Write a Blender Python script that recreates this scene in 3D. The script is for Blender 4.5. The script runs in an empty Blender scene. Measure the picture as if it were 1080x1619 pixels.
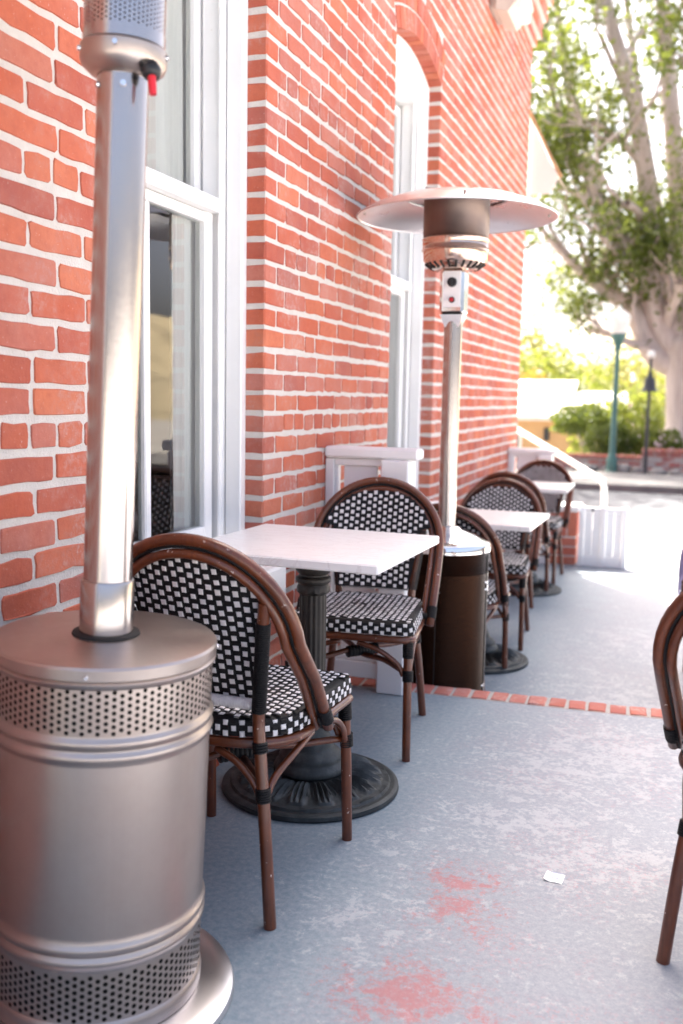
import bpy, math, random
import numpy as np
from math import sin, cos, pi, radians, sqrt, atan2
from mathutils import Vector, Matrix

random.seed(7)
rng = np.random.default_rng(7)
S = bpy.context.scene
COL = S.collection

# ------------------------------------------------------------------ camera
F_PX, CX, CY = 1520.0, 540.0, 809.5
CAM = np.array([1.364, 0.0, 1.20])
_vp = (1080.0 - CX, 637.0 - CY)
_roll = radians(1.05)
_dy = np.array([_vp[0], _vp[1], F_PX]); _dy /= np.linalg.norm(_dy)
_p2 = np.array([_vp[0] - 1000*cos(_roll), _vp[1] - 1000*sin(_roll), F_PX])
_up = np.cross(_dy, _p2); _up /= np.linalg.norm(_up)
if _up[1] > 0: _up = -_up
_dx = np.cross(_dy, _up)
if _dx[0] < 0: _dx = -_dx
RC = np.stack([_dx, _dy, _up], 1)          # world -> camera (x right, y down, z forward)

cam_data = bpy.data.cameras.new('camera')
cam = bpy.data.objects.new('camera', cam_data)
COL.objects.link(cam)
right, down, fwd = RC[0], RC[1], RC[2]
cam.matrix_world = Matrix(((right[0], -down[0], -fwd[0], CAM[0]),
                           (right[1], -down[1], -fwd[1], CAM[1]),
                           (right[2], -down[2], -fwd[2], CAM[2]),
                           (0, 0, 0, 1)))
cam_data.sensor_fit = 'VERTICAL'
cam_data.sensor_height = 36.0
cam_data.sensor_width = 24.0
cam_data.lens = F_PX / 1619.0 * 36.0
cam_data.clip_start = 0.05
cam_data.clip_end = 2000.0
cam_data.dof.use_dof = True
cam_data.dof.focus_distance = 2.55
cam_data.dof.aperture_fstop = 2.4
S.camera = cam

# ------------------------------------------------------------------ light
SUN_EL = radians(60)
SUN_AZ = atan2(-0.61, 0.79)                # clockwise from +Y
world = bpy.data.worlds.new('World'); S.world = world
world.use_nodes = True
wn = world.node_tree
bg = wn.nodes['Background']
sky = wn.nodes.new('ShaderNodeTexSky')
sky.sky_type = 'NISHITA'
sky.sun_disc = False
sky.sun_elevation = SUN_EL
sky.sun_rotation = SUN_AZ
sky.air_density = 0.55
sky.dust_density = 8.0
sky.ozone_density = 0.0
wn.links.new(sky.outputs[0], bg.inputs[0])
bg.inputs[1].default_value = 0.15
sun_data = bpy.data.lights.new('sun', 'SUN')
sun_data.energy = 4.6
sun_data.angle = radians(0.53)
sun_data.color = (1.0, 0.95, 0.87)
sun = bpy.data.objects.new('sun', sun_data); COL.objects.link(sun)
_sd = Vector((sin(SUN_AZ)*cos(SUN_EL), cos(SUN_AZ)*cos(SUN_EL), sin(SUN_EL)))
sun.rotation_euler = _sd.to_track_quat('Z', 'Y').to_euler()
sun.location = (-10, 14, 20)

S.view_settings.view_transform = 'Standard'
S.view_settings.look = 'None'
S.view_settings.exposure = 2.28
S.view_settings.gamma = 1.0
S.view_settings.use_curve_mapping = False
S.cycles.max_bounces = 8
S.cycles.transparent_max_bounces = 16
S.cycles.caustics_reflective = False
S.cycles.caustics_refractive = False

# ------------------------------------------------------------------ helpers
def proj(P):
    c = RC @ (np.asarray(P, float) - CAM)
    return CX + F_PX*c[0]/c[2], CY + F_PX*c[1]/c[2], c[2]

def ray(u, v):
    return RC.T @ np.array([(u-CX)/F_PX, (v-CY)/F_PX, 1.0])

def at_y(u, v, y):
    d = ray(u, v); return CAM + d*((y-CAM[1])/d[1])

def tag(o, label, cat, group=None):
    o['label'] = label; o['category'] = cat
    if group: o['group'] = group
    return o

def empty(name, loc=(0, 0, 0), rz=0.0):
    o = bpy.data.objects.new(name, None); COL.objects.link(o)
    o.empty_display_size = 0.1
    o.location = loc; o.rotation_euler = (0, 0, rz)
    return o

def link(name, me, parent=None, loc=None):
    o = bpy.data.objects.new(name, me); COL.objects.link(o)
    if parent: o.parent = parent
    if loc is not None: o.location = loc
    return o

def copy_tree(o, parent=None):
    c = o.copy(); COL.objects.link(c); c.parent = parent
    for ch in list(o.children):
        copy_tree(ch, c)
    return c

class MB:
    def __init__(s): s.v = []; s.f = []
    def add(s, vs, fs):
        n = len(s.v); s.v.extend([tuple(map(float, p)) for p in vs])
        s.f.extend([tuple(i+n for i in f) for f in fs])
    def box(s, x0, x1, y0, y1, z0, z1, b=0.0):
        if x1 < x0: x0, x1 = x1, x0
        if y1 < y0: y0, y1 = y1, y0
        if z1 < z0: z0, z1 = z1, z0
        if b <= 0:
            vs = [(x0,y0,z0),(x1,y0,z0),(x1,y1,z0),(x0,y1,z0),(x0,y0,z1),(x1,y0,z1),(x1,y1,z1),(x0,y1,z1)]
            fs = [(0,3,2,1),(4,5,6,7),(0,1,5,4),(1,2,6,5),(2,3,7,6),(3,0,4,7)]
            s.add(vs, fs); return
        b = min(b, (x1-x0)*.45, (y1-y0)*.45, (z1-z0)*.45)
        vs = []; idx = {}
        for i, (X, sx) in enumerate(((x0, 1), (x1, -1))):
            for j, (Y, sy) in enumerate(((y0, 1), (y1, -1))):
                for k, (Z, sz) in enumerate(((z0, 1), (z1, -1))):
                    for a in range(3):
                        p = [X+sx*b, Y+sy*b, Z+sz*b]
                        p[a] = (X, Y, Z)[a]
                        idx[i,j,k,a] = len(vs); vs.append(tuple(p))
        fs = []
        for i in (0, 1):
            fs.append([idx[i,0,0,0], idx[i,1,0,0], idx[i,1,1,0], idx[i,0,1,0]])
            fs.append([idx[0,i,0,1], idx[0,i,1,1], idx[1,i,1,1], idx[1,i,0,1]])
            fs.append([idx[0,0,i,2], idx[1,0,i,2], idx[1,1,i,2], idx[0,1,i,2]])
        for j in (0, 1):
            for k in (0, 1):
                fs.append([idx[0,j,k,1], idx[1,j,k,1], idx[1,j,k,2], idx[0,j,k,2]])
                fs.append([idx[j,0,k,0], idx[j,1,k,0], idx[j,1,k,2], idx[j,0,k,2]])
                fs.append([idx[j,k,0,0], idx[j,k,1,0], idx[j,k,1,1], idx[j,k,0,1]])
        for i in (0, 1):
            for j in (0, 1):
                for k in (0, 1):
                    fs.append([idx[i,j,k,0], idx[i,j,k,1], idx[i,j,k,2]])
        c = np.array([(x0+x1)/2, (y0+y1)/2, (z0+z1)/2])
        out = []
        for f in fs:
            P = [np.array(vs[q]) for q in f]
            n = np.cross(P[1]-P[0], P[2]-P[0])
            if np.dot(n, sum(P)/len(P)-c) < 0: f = f[::-1]
            out.append(tuple(f))
        s.add(vs, out)
    def tube(s, pts, r, seg=10, caps=True, closed=False):
        pts = [np.array(p, float) for p in pts]
        n = len(pts)
        rs = r if hasattr(r, '__len__') else [r]*n
        T = []
        for i in range(n):
            if closed: t = pts[(i+1) % n]-pts[i-1]
            else: t = pts[min(i+1, n-1)]-pts[max(i-1, 0)]
            L = np.linalg.norm(t); T.append(t/L if L > 1e-9 else np.array([0, 0, 1.]))
        ref = np.array([0, 0, 1.]) if abs(T[0][2]) < .9 else np.array([1., 0, 0])
        u = np.cross(T[0], ref); u /= np.linalg.norm(u)
        vs = []
        for i in range(n):
            u = u - T[i]*np.dot(u, T[i]); u /= np.linalg.norm(u)
            w = np.cross(T[i], u)
            for k in range(seg):
                a = 2*pi*k/seg
                vs.append(pts[i]+rs[i]*(cos(a)*u+sin(a)*w))
        fs = []
        m = n if closed else n-1
        for i in range(m):
            i2 = (i+1) % n
            for k in range(seg):
                k2 = (k+1) % seg
                fs.append((i*seg+k, i*seg+k2, i2*seg+k2, i2*seg+k))
        if caps and not closed:
            fs.append(tuple(range(seg))[::-1]); fs.append(tuple(range((n-1)*seg, n*seg)))
        s.add(vs, fs)
    def lathe(s, prof, seg=48, c=(0, 0), close_top=True, close_bot=True):
        vs = []; fs = []
        for (r, z) in prof:
            for k in range(seg):
                a = 2*pi*k/seg
                vs.append((c[0]+r*cos(a), c[1]+r*sin(a), z))
        for i in range(len(prof)-1):
            for k in range(seg):
                k2 = (k+1) % seg
                fs.append((i*seg+k, i*seg+k2, (i+1)*seg+k2, (i+1)*seg+k))
        if close_bot: fs.append(tuple(range(seg))[::-1])
        if close_top: fs.append(tuple(range((len(prof)-1)*seg, len(prof)*seg)))
        s.add(vs, fs)
    def mesh(s, name, mat, smooth=False, angle=None):
        me = bpy.data.meshes.new(name)
        me.from_pydata(s.v, [], s.f); me.update()
        if mat: me.materials.append(mat)
        if smooth: me.shade_smooth()
        if angle is not None:
            me.shade_smooth(); me.set_sharp_from_angle(angle=radians(angle))
        return me
    def build(s, name, mat, parent=None, smooth=False, angle=None, loc=None):
        return link(name, s.mesh(name, mat, smooth, angle), parent, loc)

def spline(P, n=8):
    P = [np.array(p, float) for p in P]
    Q = [2*P[0]-P[1]]+P+[2*P[-1]-P[-2]]
    out = []
    for i in range(1, len(Q)-2):
        a, b, c, d = Q[i-1:i+3]
        for k in range(n):
            t = k/n
            out.append(.5*((2*b)+(-a+c)*t+(2*a-5*b+4*c-d)*t*t+(-a+3*b-3*c+d)*t**3))
    out.append(P[-1]); return out

# ------------------------------------------------------------------ materials
class NT:
    def __init__(s, name):
        s.m = bpy.data.materials.new(name); s.m.use_nodes = True
        s.t = s.m.node_tree; s.b = s.t.nodes['Principled BSDF']; s.out = s.t.nodes['Material Output']
    def n(s, typ, **kw):
        nd = s.t.nodes.new(typ)
        for k, v in kw.items():
            if k.startswith('i_'):
                nd.inputs[k[2:].replace('_', ' ')].default_value = v
            else: setattr(nd, k, v)
        return nd
    def l(s, a, b): s.t.links.new(a, b)
    def noise(s, scale, detail=4, rough=.55, vec=None, dist=0.0):
        nd = s.n('ShaderNodeTexNoise'); nd.inputs['Scale'].default_value = scale
        nd.inputs['Detail'].default_value = detail; nd.inputs['Roughness'].default_value = rough
        nd.inputs['Distortion'].default_value = dist
        if vec is None: vec = s.coord()
        s.l(vec, nd.inputs['Vector']); return nd.outputs['Fac']
    def coord(s, kind='Object'):
        if not hasattr(s, '_tc'): s._tc = s.n('ShaderNodeTexCoord')
        return s._tc.outputs[kind]
    def ramp(s, fac, stops):
        r = s.n('ShaderNodeValToRGB'); e = r.color_ramp.elements
        while len(e) < len(stops): e.new(.5)
        for q, (p, c) in zip(e, stops):
            q.position = p; q.color = (c, c, c, 1) if not hasattr(c, '__len__') else (*c[:3], 1)
        s.l(fac, r.inputs[0]); return r.outputs[0]
    def mix(s, f, a, b, mode='MIX'):
        m = s.n('ShaderNodeMix', data_type='RGBA', blend_type=mode)
        for sock, val in ((m.inputs[0], f), (m.inputs[6], a), (m.inputs[7], b)):
            if hasattr(val, 'links') or hasattr(val, 'is_output'): s.l(val, sock)
            elif hasattr(val, '__len__'): sock.default_value = (*val[:3], 1)
            else: sock.default_value = val
        return m.outputs[2]
    def math(s, op, a, b=None):
        m = s.n('ShaderNodeMath', operation=op)
        for i, val in enumerate((a, b)):
            if val is None: continue
            if hasattr(val, 'is_output'): s.l(val, m.inputs[i])
            else: m.inputs[i].default_value = val
        return m.outputs[0]
    def bump(s, h, strength=.3, dist=.01):
        b = s.n('ShaderNodeBump'); b.inputs['Strength'].default_value = strength
        b.inputs['Distance'].default_value = dist
        s.l(h, b.inputs['Height']); s.l(b.outputs[0], s.b.inputs['Normal'])
    def set(s, color=None, rough=None, metal=None, spec=None):
        for k, v in (('Base Color', color), ('Roughness', rough), ('Metallic', metal), ('Specular IOR Level', spec)):
            if v is None: continue
            i = s.b.inputs[k]
            if hasattr(v, 'is_output'): s.l(v, i)
            elif hasattr(v, '__len__'): i.default_value = (*v[:3], 1)
            else: i.default_value = v
        return s

M = {}
def brick_mat(name, cols, white=.5):
    t = NT(name)
    oi = t.n('ShaderNodeObjectInfo'); ge = t.n('ShaderNodeNewGeometry')
    r = t.math('FRACT', t.math('ADD', oi.outputs['Random'], ge.outputs['Random Per Island']))
    base = t.ramp(r, [(i/(len(cols)-1), c) for i, c in enumerate(cols)])
    # position-based so that shared meshes differ from brick to brick
    P = ge.outputs['Position']
    n1 = t.noise(9, 5, .6, P); n2 = t.noise(55, 6, .7, P); n3 = t.noise(3.2, 4, .6, P); n4 = t.noise(170, 3, .6, P)
    c = t.mix(t.ramp(n1, [(.35, .0), (.7, .55)]), base, (.47, .118, .062))
    c = t.mix(t.ramp(n2, [(.42, .0), (.75, .35)]), c, (.30, .06, .045))
    # lime bloom and mortar smears
    w = t.math('MULTIPLY', t.ramp(n2, [(.45, 0), (.62, 1)]), t.ramp(n3, [(.5, 0), (.68, 1)]))
    c = t.mix(t.math('MULTIPLY', w, white), c, (.62, .53, .49))
    c = t.mix(t.math('MULTIPLY', t.ramp(n3, [(.40, .0), (.72, .20)]), white), c, (.62, .50, .45))
    drk = t.ramp(t.noise(1.3, 5, .65, P), [(.55, 0), (.72, .35)]); c = t.mix(drk, c, (.24, .07, .055))
    sp = t.ramp(n4, [(.66, 0), (.74, 1)])
    c = t.mix(t.math('MULTIPLY', sp, .35), c, (.7, .62, .58))
    t.set(c, .82, spec=.25)
    t.bump(t.math('ADD', n2, t.math('MULTIPLY', n4, .5)), .55, .004)
    return t.m
M['brick'] = brick_mat('brick_clay', [(.47,.10,.052),(.55,.15,.078),(.38,.085,.058),(.51,.115,.055),(.46,.17,.125),(.58,.17,.082),(.33,.085,.068),(.52,.20,.15),(.42,.095,.06),(.50,.125,.07)])
M['brick_floor'] = brick_mat('brick_step', [(.38,.13,.105),(.44,.17,.14),(.34,.11,.095)], .8)
M['brick_far'] = brick_mat('brick_garden', [(.30,.13,.12),(.34,.16,.15),(.27,.12,.12),(.36,.14,.11)], .8)

t = NT('mortar'); P = t.n('ShaderNodeNewGeometry').outputs['Position']
a = t.noise(22, 6, .65, P); b = t.noise(160, 4, .6, P)
t.set(t.mix(a, (.54,.495,.45), (.72,.68,.635)), .9, spec=.2); t.bump(t.math('ADD', a, b), .7, .006); M['mortar'] = t.m

t = NT('white_paint'); P = t.n('ShaderNodeNewGeometry').outputs['Position']
a = t.noise(6, 5, .6, P); b = t.noise(70, 4, .6, P)
c = t.mix(t.ramp(a, [(.3, 0), (.75, 1)]), (.89,.885,.87), (.84,.83,.81))
c = t.mix(t.ramp(b, [(.70, 0), (.78, .5)]), c, (.55,.47,.38))
t.set(c, .42); t.bump(t.noise(40, 3, .5, P), .12, .004); M['white'] = t.m

t = NT('old_joint'); P = t.n('ShaderNodeNewGeometry').outputs['Position']; a = t.noise(30, 6, .65, P); t.set(t.mix(a, (.30,.28,.26), (.46,.44,.41)), .9); t.bump(a, .5, .004); M['joint'] = t.m
t = NT('tan_paint'); t.set((.62,.50,.40), .6); M['tan'] = t.m
t = NT('curtain'); t.set((.90,.89,.87), .9); M['curtain'] = t.m
t = NT('interior'); a = t.noise(1.4, 3); t.set(t.mix(a, (.42,.28,.18), (.58,.46,.36)), .8); M['interior'] = t.m

# clear window pane: reflection over see-through
t = NT('window_glass'); nt = t.t
lw = t.n('ShaderNodeFresnel'); lw.inputs['IOR'].default_value = 1.5
g = t.n('ShaderNodeBsdfGlossy'); g.inputs['Roughness'].default_value = .0
tr = t.n('ShaderNodeBsdfTransparent'); tr.inputs['Color'].default_value = (.90,.93,.92,1)
mx = t.n('ShaderNodeMixShader'); f2 = t.math('MULTIPLY', lw.outputs[0], 1.7); f2.node.use_clamp = True
t.l(f2, mx.inputs[0]); t.l(tr.outputs[0], mx.inputs[1]); t.l(g.outputs[0], mx.inputs[2]); t.l(mx.outputs[0], t.out.inputs[0])
M['glass'] = t.m

def spot(t, P, x, y, r, soft=.6):
    d = t.n('ShaderNodeVectorMath', operation='DISTANCE'); t.l(P, d.inputs[0]); d.inputs[1].default_value = (x, y, 0)
    mr = t.n('ShaderNodeMapRange'); mr.inputs[1].default_value = r; mr.inputs[2].default_value = r*(1-soft)
    t.l(d.outputs['Value'], mr.inputs[0]); return mr.outputs[0]

def floor_mat(name, spots, chips, red_all):
    t = NT(name); P = t.coord('Object')
    big = t.noise(1.1, 4, .55, P); mid = t.noise(5.5, 8, .7, P, .3); fine = t.noise(60, 6, .7, P); grit = t.noise(330, 3, .6, P)
    blot = t.noise(15, 14, .86, P, .15)
    px = t.n('ShaderNodeSeparateXYZ'); t.l(P, px.inputs[0])
    wearx = t.n('ShaderNodeMapRange'); wearx.inputs[1].default_value = .55; wearx.inputs[2].default_value = 1.05; t.l(t.math('ADD', px.outputs[0], t.math('MULTIPLY', t.math('SUBTRACT', mid, .5), .6)), wearx.inputs[0])
    walk = wearx.outputs[0]          # the trodden middle of the patio is more worn than the edge along the wall
    c = t.mix(t.ramp(big, [(.32, 0), (.68, 1)]), (.170,.238,.275), (.205,.268,.302))
    c = t.mix(t.math('MULTIPLY', walk, .75), c, (.275,.288,.320))
    c = t.mix(t.ramp(fine, [(.38, 0), (.62, .42)]), c, (.42,.43,.455))
    c = t.mix(t.ramp(t.noise(190, 4, .7, P), [(.45, 0), (.62, .35)]), c, (.17,.19,.22))
    # bare pale concrete where the paint has flaked
    msk = None
    for (x, y, r) in chips:
        q = spot(t, P, x, y, r, .9); msk = q if msk is None else t.math('MAXIMUM', msk, q)
    flake = t.math('ADD', t.math('ADD', blot, t.math('MULTIPLY', walk, .03)), t.math('MULTIPLY', msk, .075))
    flk = t.ramp(flake, [(.590, 0), (.608, 1)])
    c = t.mix(t.math('MULTIPLY', flk, .40), c, (.50,.50,.515))
    # old red paint underneath
    msk = None
    for (x, y, r) in spots:
        q = spot(t, P, x, y, r, .98); msk = q if msk is None else t.math('MAXIMUM', msk, q)
    rn = t.noise(34, 14, .88, P, .15)
    msk = t.math('MULTIPLY', msk, t.ramp(t.noise(7, 6, .7, P, .6), [(.38, .35), (.56, 1.15)]))
    red = t.math('ADD', rn, t.math('MULTIPLY', msk, .19))
    redm = t.ramp(red, [(.600, 0), (.685, 1)])
    c = t.mix(t.math('MULTIPLY', redm, .62), c, (.43,.11,.105))
    r2 = t.math('MULTIPLY', t.ramp(t.noise(70, 8, .8, P), [(.52, 0), (.62, 1)]), t.math('MULTIPLY', walk, t.ramp(t.noise(3.1, 5, .65, P), [(.46, 0), (.62, 1)])))
    c = t.mix(t.math('MULTIPLY', r2, red_all), c, (.50,.20,.21))
    c = t.mix(t.ramp(grit, [(.62, 0), (.72, .5)]), c, (.16,.17,.19))
    dr = t.ramp(t.noise(120, 2, .5, P), [(.76, 0), (.78, .8)])
    c = t.mix(dr, c, (.08,.08,.085))
    rr = t.ramp(mid, [(.3, .48), (.7, .68)])
    t.set(c, rr, spec=.35)
    t.bump(t.math('ADD', t.math('MULTIPLY', fine, .6), t.math('ADD', t.math('MULTIPLY', flk, -.35), t.math('MULTIPLY', grit, .3))), .16, .004)
    return t.m
M['floor'] = floor_mat('worn_painted_concrete',
    [(.91,2.25,.20),(.95,2.12,.22),(.90,1.74,.30),(1.02,1.66,.24)],
    [(1.04,2.68,.34),(.90,2.62,.30),(1.12,2.45,.25),(.65,2.36,.22),(.70,2.02,.3),(1.25,2.5,.35),(1.2,3.3,.6),(1.0,3.1,.5)], .55)
M['floor_low'] = floor_mat('lower_painted_concrete', [(1.25,3.95,.25)], [(1.2,4.4,.9),(1.25,5.6,.7)], .18)

def simple(name, col, rough=.6, metal=0.0, var=.18, scale=8, bump=.15, bscale=60, spec=.4):
    t = NT(name); P = t.n('ShaderNodeNewGeometry').outputs['Position']
    a = t.noise(scale, 5, .6, P)
    lo = tuple(max(0, x*(1-var)) for x in col); hi = tuple(min(.95, x*(1+var)) for x in col)
    t.set(t.mix(t.ramp(a, [(.3, 0), (.7, 1)]), lo, hi), rough, metal, spec)
    if bump: t.bump(t.noise(bscale, 4, .6, P), bump, .01)
    M[name] = t.m; return t.m
simple('pavement', (.52,.50,.47), .85, scale=2)
simple('kerb', (.50,.33,.25), .85, scale=6)
simple('asphalt', (.085,.088,.095), .9, scale=3)
simple('sidewalk', (.15,.145,.14), .9, scale=3)
simple('soil', (.26,.20,.14), .95, scale=2)
simple('hill', (.34,.28,.17), .95, scale=.06, var=.3, bump=.4, bscale=.5)  # dry-grass tone made paler to stand in for distance haze
simple('far_field', (.30,.28,.25), .95, scale=.05)
simple('rock', (.20,.19,.18), .9, scale=4, var=.3, bump=.6, bscale=20)
simple('house_wall', (.56,.36,.19), .85, scale=3, var=.06)
simple('house_roof', (.66,.60,.54), .8, scale=3)
simple('green_iron', (.06,.15,.13), .45, scale=14)
simple('black_iron', (.035,.037,.042), .5, scale=14)
simple('opal_glass', (.78,.77,.72), .3, bump=0)
simple('canvas', (.80,.77,.70), .85, scale=2, var=.04, bump=.1, bscale=300)
simple('canvas_trim', (.45,.26,.13), .8)
simple('cream_plastic', (.56,.49,.42), .5, var=.05)
simple('lavender_cloth', (.46,.40,.62), .95, scale=30, var=.12, bump=.3, bscale=150)
simple('paper', (.82,.82,.82), .8, var=.03, bump=.05)
simple('ink', (.30,.34,.45), .8, bump=0)
simple('red_plastic', (.55,.02,.03), .35, bump=0)
simple('black_plastic', (.015,.015,.017), .4, bump=0)
simple('dark_inside', (.02,.018,.016), .8, bump=0)

def metal_mat(name, col, rough, streak=.0, wear=.0, aniso=.0, dirt=(.3,.22,.17)):
    t = NT(name); P = t.coord('Object')
    mp = t.n('ShaderNodeMapping'); mp.inputs['Scale'].default_value = (60, 60, 1.2); t.l(P, mp.inputs[0])
    st = t.noise(1.0, 4, .6, mp.outputs[0]); cl = t.noise(7, 6, .65, P); sp = t.noise(55, 5, .7, P)
    c = t.mix(t.math('MULTIPLY', st, streak), col, tuple(x*.72 for x in col))
    c = t.mix(t.ramp(cl, [(.42, 0), (.75, wear)]), c, dirt)
    c = t.mix(t.ramp(sp, [(.70, 0), (.76, wear)]), c, dirt)
    t.set(c, None, 1.0)
    r = t.math('ADD', rough, t.math('MULTIPLY', t.math('SUBTRACT', cl, .5), rough*.7))
    t.l(r, t.b.inputs['Roughness'])
    t.b.inputs['Anisotropic'].default_value = aniso
    t.bump(t.math('ADD', cl, t.math('MULTIPLY', sp, .2)), .018, .02)
    M[name] = t.m
metal_mat('steel', (.46,.40,.365), .35, .30, .25)
metal_mat('steel_bright', (.50,.46,.44), .21, .55, .10)
metal_mat('heat_reflect_chrome', (.70,.53,.43), .16, .2, .25)  # coppery base: heat tint plus warm brick reflection put into the colour
metal_mat('chrome', (.80,.79,.78), .10, .05, .10)
metal_mat('steel_screen', (.45,.385,.345), .36, .3, .3)
metal_mat('alu_reflector', (.78,.76,.76), .30, .0, .12)
metal_mat('heat_screen', (.17,.13,.115), .42, .4, .4)

t = NT('hammered_bronze'); P = t.coord('Object')
vo = t.n('ShaderNodeTexVoronoi'); vo.inputs['Scale'].default_value = 170; t.l(P, vo.inputs[0])
t.set((.025,.0125,.008), .26, 1.0); t.bump(vo.outputs['Distance'], .35, .003); M['bronze'] = t.m

t = NT('rattan_cane'); P = t.coord('Object'); 
a = t.noise(11, 5, .6, P); s2 = t.noise(150, 4, .6, P)
mp = t.n('ShaderNodeMapping'); mp.inputs['Scale'].default_value = (120, 120, 6); t.l(P, mp.inputs[0]); gr = t.noise(1, 3, .6, mp.outputs[0])
c = t.mix(t.ramp(a, [(.3, 0), (.7, 1)]), (.085,.020,.0065), (.165,.042,.0125))
c = t.mix(t.ramp(gr, [(.45, 0), (.75, .6)]), c, (.055,.014,.006))
nd = t.ramp(t.noise(4.0, 2, .5, P), [(.49, 0), (.495, 1)])
ch = t.math('MULTIPLY', t.ramp(t.noise(75, 3, .55, P), [(.685, 0), (.70, 1)]), t.ramp(t.noise(5, 3, .6, P), [(.48, 0), (.6, 1)]))
c = t.mix(ch, c, (.72,.62,.55))
t.set(c, t.mix(a, (.26,)*3, (.40,)*3)); t.b.inputs['Coat Weight'].default_value = .35; t.b.inputs['Coat Roughness'].default_value = .2
t.bump(gr, .12, .003); M['cane'] = t.m
simple('black_weave', (.007,.007,.008), .5, scale=40, bump=.3, bscale=400, spec=.25)
simple('white_weave', (.78,.75,.74), .45, scale=60, var=.10, bump=.2, bscale=300)
simple('binding', (.008,.008,.009), .5, bump=.3, bscale=300, spec=.3)

t = NT('marble_top'); P = t.coord('Object')
mp = t.n('ShaderNodeMapping'); mp.inputs['Rotation'].default_value = (0, 0, .5); mp.inputs['Scale'].default_value = (3, 9, 3); t.l(P, mp.inputs[0])
v = t.noise(1.6, 8, .7, mp.outputs[0], 1.2); e2 = t.noise(30, 6, .7, P)
c = t.mix(t.ramp(v, [(.47, 0), (.5, .40), (.53, 0)]), (.82,.805,.785), (.60,.55,.52))
c = t.mix(t.ramp(e2, [(.62, 0), (.72, .35)]), c, (.55,.45,.40))
t.set(c, .28); t.bump(e2, .05, .003); M['marble'] = t.m

t = NT('cast_iron'); P = t.coord('Object'); a = t.noise(18, 6, .65, P); b = t.noise(120, 4, .6, P)
c = t.mix(t.ramp(a, [(.45, 0), (.75, .7)]), (.022,.028,.030), (.085,.098,.102))
t.set(c, .55, .25); t.bump(b, .3, .003); M['iron'] = t.m
t = NT('column_iron'); P = t.coord('Object'); a = t.noise(18, 6, .65, P); b = t.noise(120, 4, .6, P)
c = t.mix(t.ramp(a, [(.4, 0), (.75, .8)]), (.024,.021,.018), (.055,.045,.037))
t.set(c, .45, .3); t.bump(b, .2, .003); M['iron_col'] = t.m

def leaf_mat(name, c0, c1, trans=.5):
    t = NT(name); ge = t.n('ShaderNodeNewGeometry')
    c = t.mix(ge.outputs['Random Per Island'], c0, c1)
    t.set(c, .45, spec=.4)
    tl = t.n('ShaderNodeBsdfTranslucent'); hs = t.mix(.5, c, (.30,.34,.03)); t.l(hs, tl.inputs[0])
    mx = t.n('ShaderNodeMixShader'); mx.inputs[0].default_value = trans
    t.l(t.b.outputs[0], mx.inputs[1]); t.l(tl.outputs[0], mx.inputs[2]); t.l(mx.outputs[0], t.out.inputs[0])
    M[name] = t.m
leaf_mat('ficus_leaf', (.045,.075,.018), (.13,.165,.045), .5)
leaf_mat('hedge_leaf', (.040,.075,.015), (.09,.13,.03), .4)
leaf_mat('bright_leaf', (.10,.15,.03), (.20,.22,.05), .5)
leaf_mat('pale_leaf', (.16,.16,.06), (.30,.24,.10), .45)  # pale tone puts distance haze into the hill trees' colour
leaf_mat('palm_leaf', (.10,.15,.03), (.17,.20,.045), .5)
leaf_mat('autumn_leaf', (.32,.11,.05), (.38,.22,.06), .5)
t = NT('flower'); t.set((.80,.62,.62), .7); M['flower'] = t.m
t = NT('ficus_bark'); P = t.n('ShaderNodeNewGeometry').outputs['Position']
mp = t.n('ShaderNodeMapping'); mp.inputs['Scale'].default_value = (3, 3, .8); t.l(P, mp.inputs[0])
a = t.noise(1.2, 7, .65, mp.outputs[0], .5)
t.set(t.mix(t.ramp(a, [(.3, 0), (.7, 1)]), (.36,.29,.26), (.56,.49,.46)), .85); t.bump(a, .6, .08); M['bark'] = t.m

# ------------------------------------------------------------------ the setting
ZL = -0.165        # lower patio
ZS = -0.35         # street
def sheet(name, x0, x1, y0, y1, z, mat, thick=0.0):
    mb = MB()
    if thick: mb.box(x0, x1, y0, y1, z-thick, z, .006)
    else: mb.add([(x0,y0,z),(x1,y0,z),(x1,y1,z),(x0,y1,z)], [(0,1,2,3)])
    o = mb.build(name, mat); o['kind'] = 'structure'; return o

def strip_y(x): return 3.700 + .045*x         # near edge of the brick nosing
mb = MB()
xs = [-.02, 6.0]
mb.add([(-.02,-5,0),(6,-5,0),(6,strip_y(6),0),(-.02,strip_y(-.02),0),(-.02,-5,-.5),(6,-5,-.5),(6,strip_y(6),-.5),(-.02,strip_y(-.02),-.5)],
       [(0,1,2,3),(0,4,5,1),(1,5,6,2),(2,6,7,3),(3,7,4,0)])
patio = mb.build('patio_floor', M['floor']); patio['kind'] = 'structure'
mb = MB()
mb.add([(-.02,strip_y(-.02)-.01,ZL),(6,strip_y(6)-.01,ZL),(6,8.36,ZL),(-.02,8.36,ZL),(-.02,8.36,-.6),(6,8.36,-.6),(6,3.7,-.6)], [(0,1,2,3),(3,2,5,4),(1,6,5,2)])
lower = mb.build('lower_patio_floor', M['floor_low']); lower['kind'] = 'structure'

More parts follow.
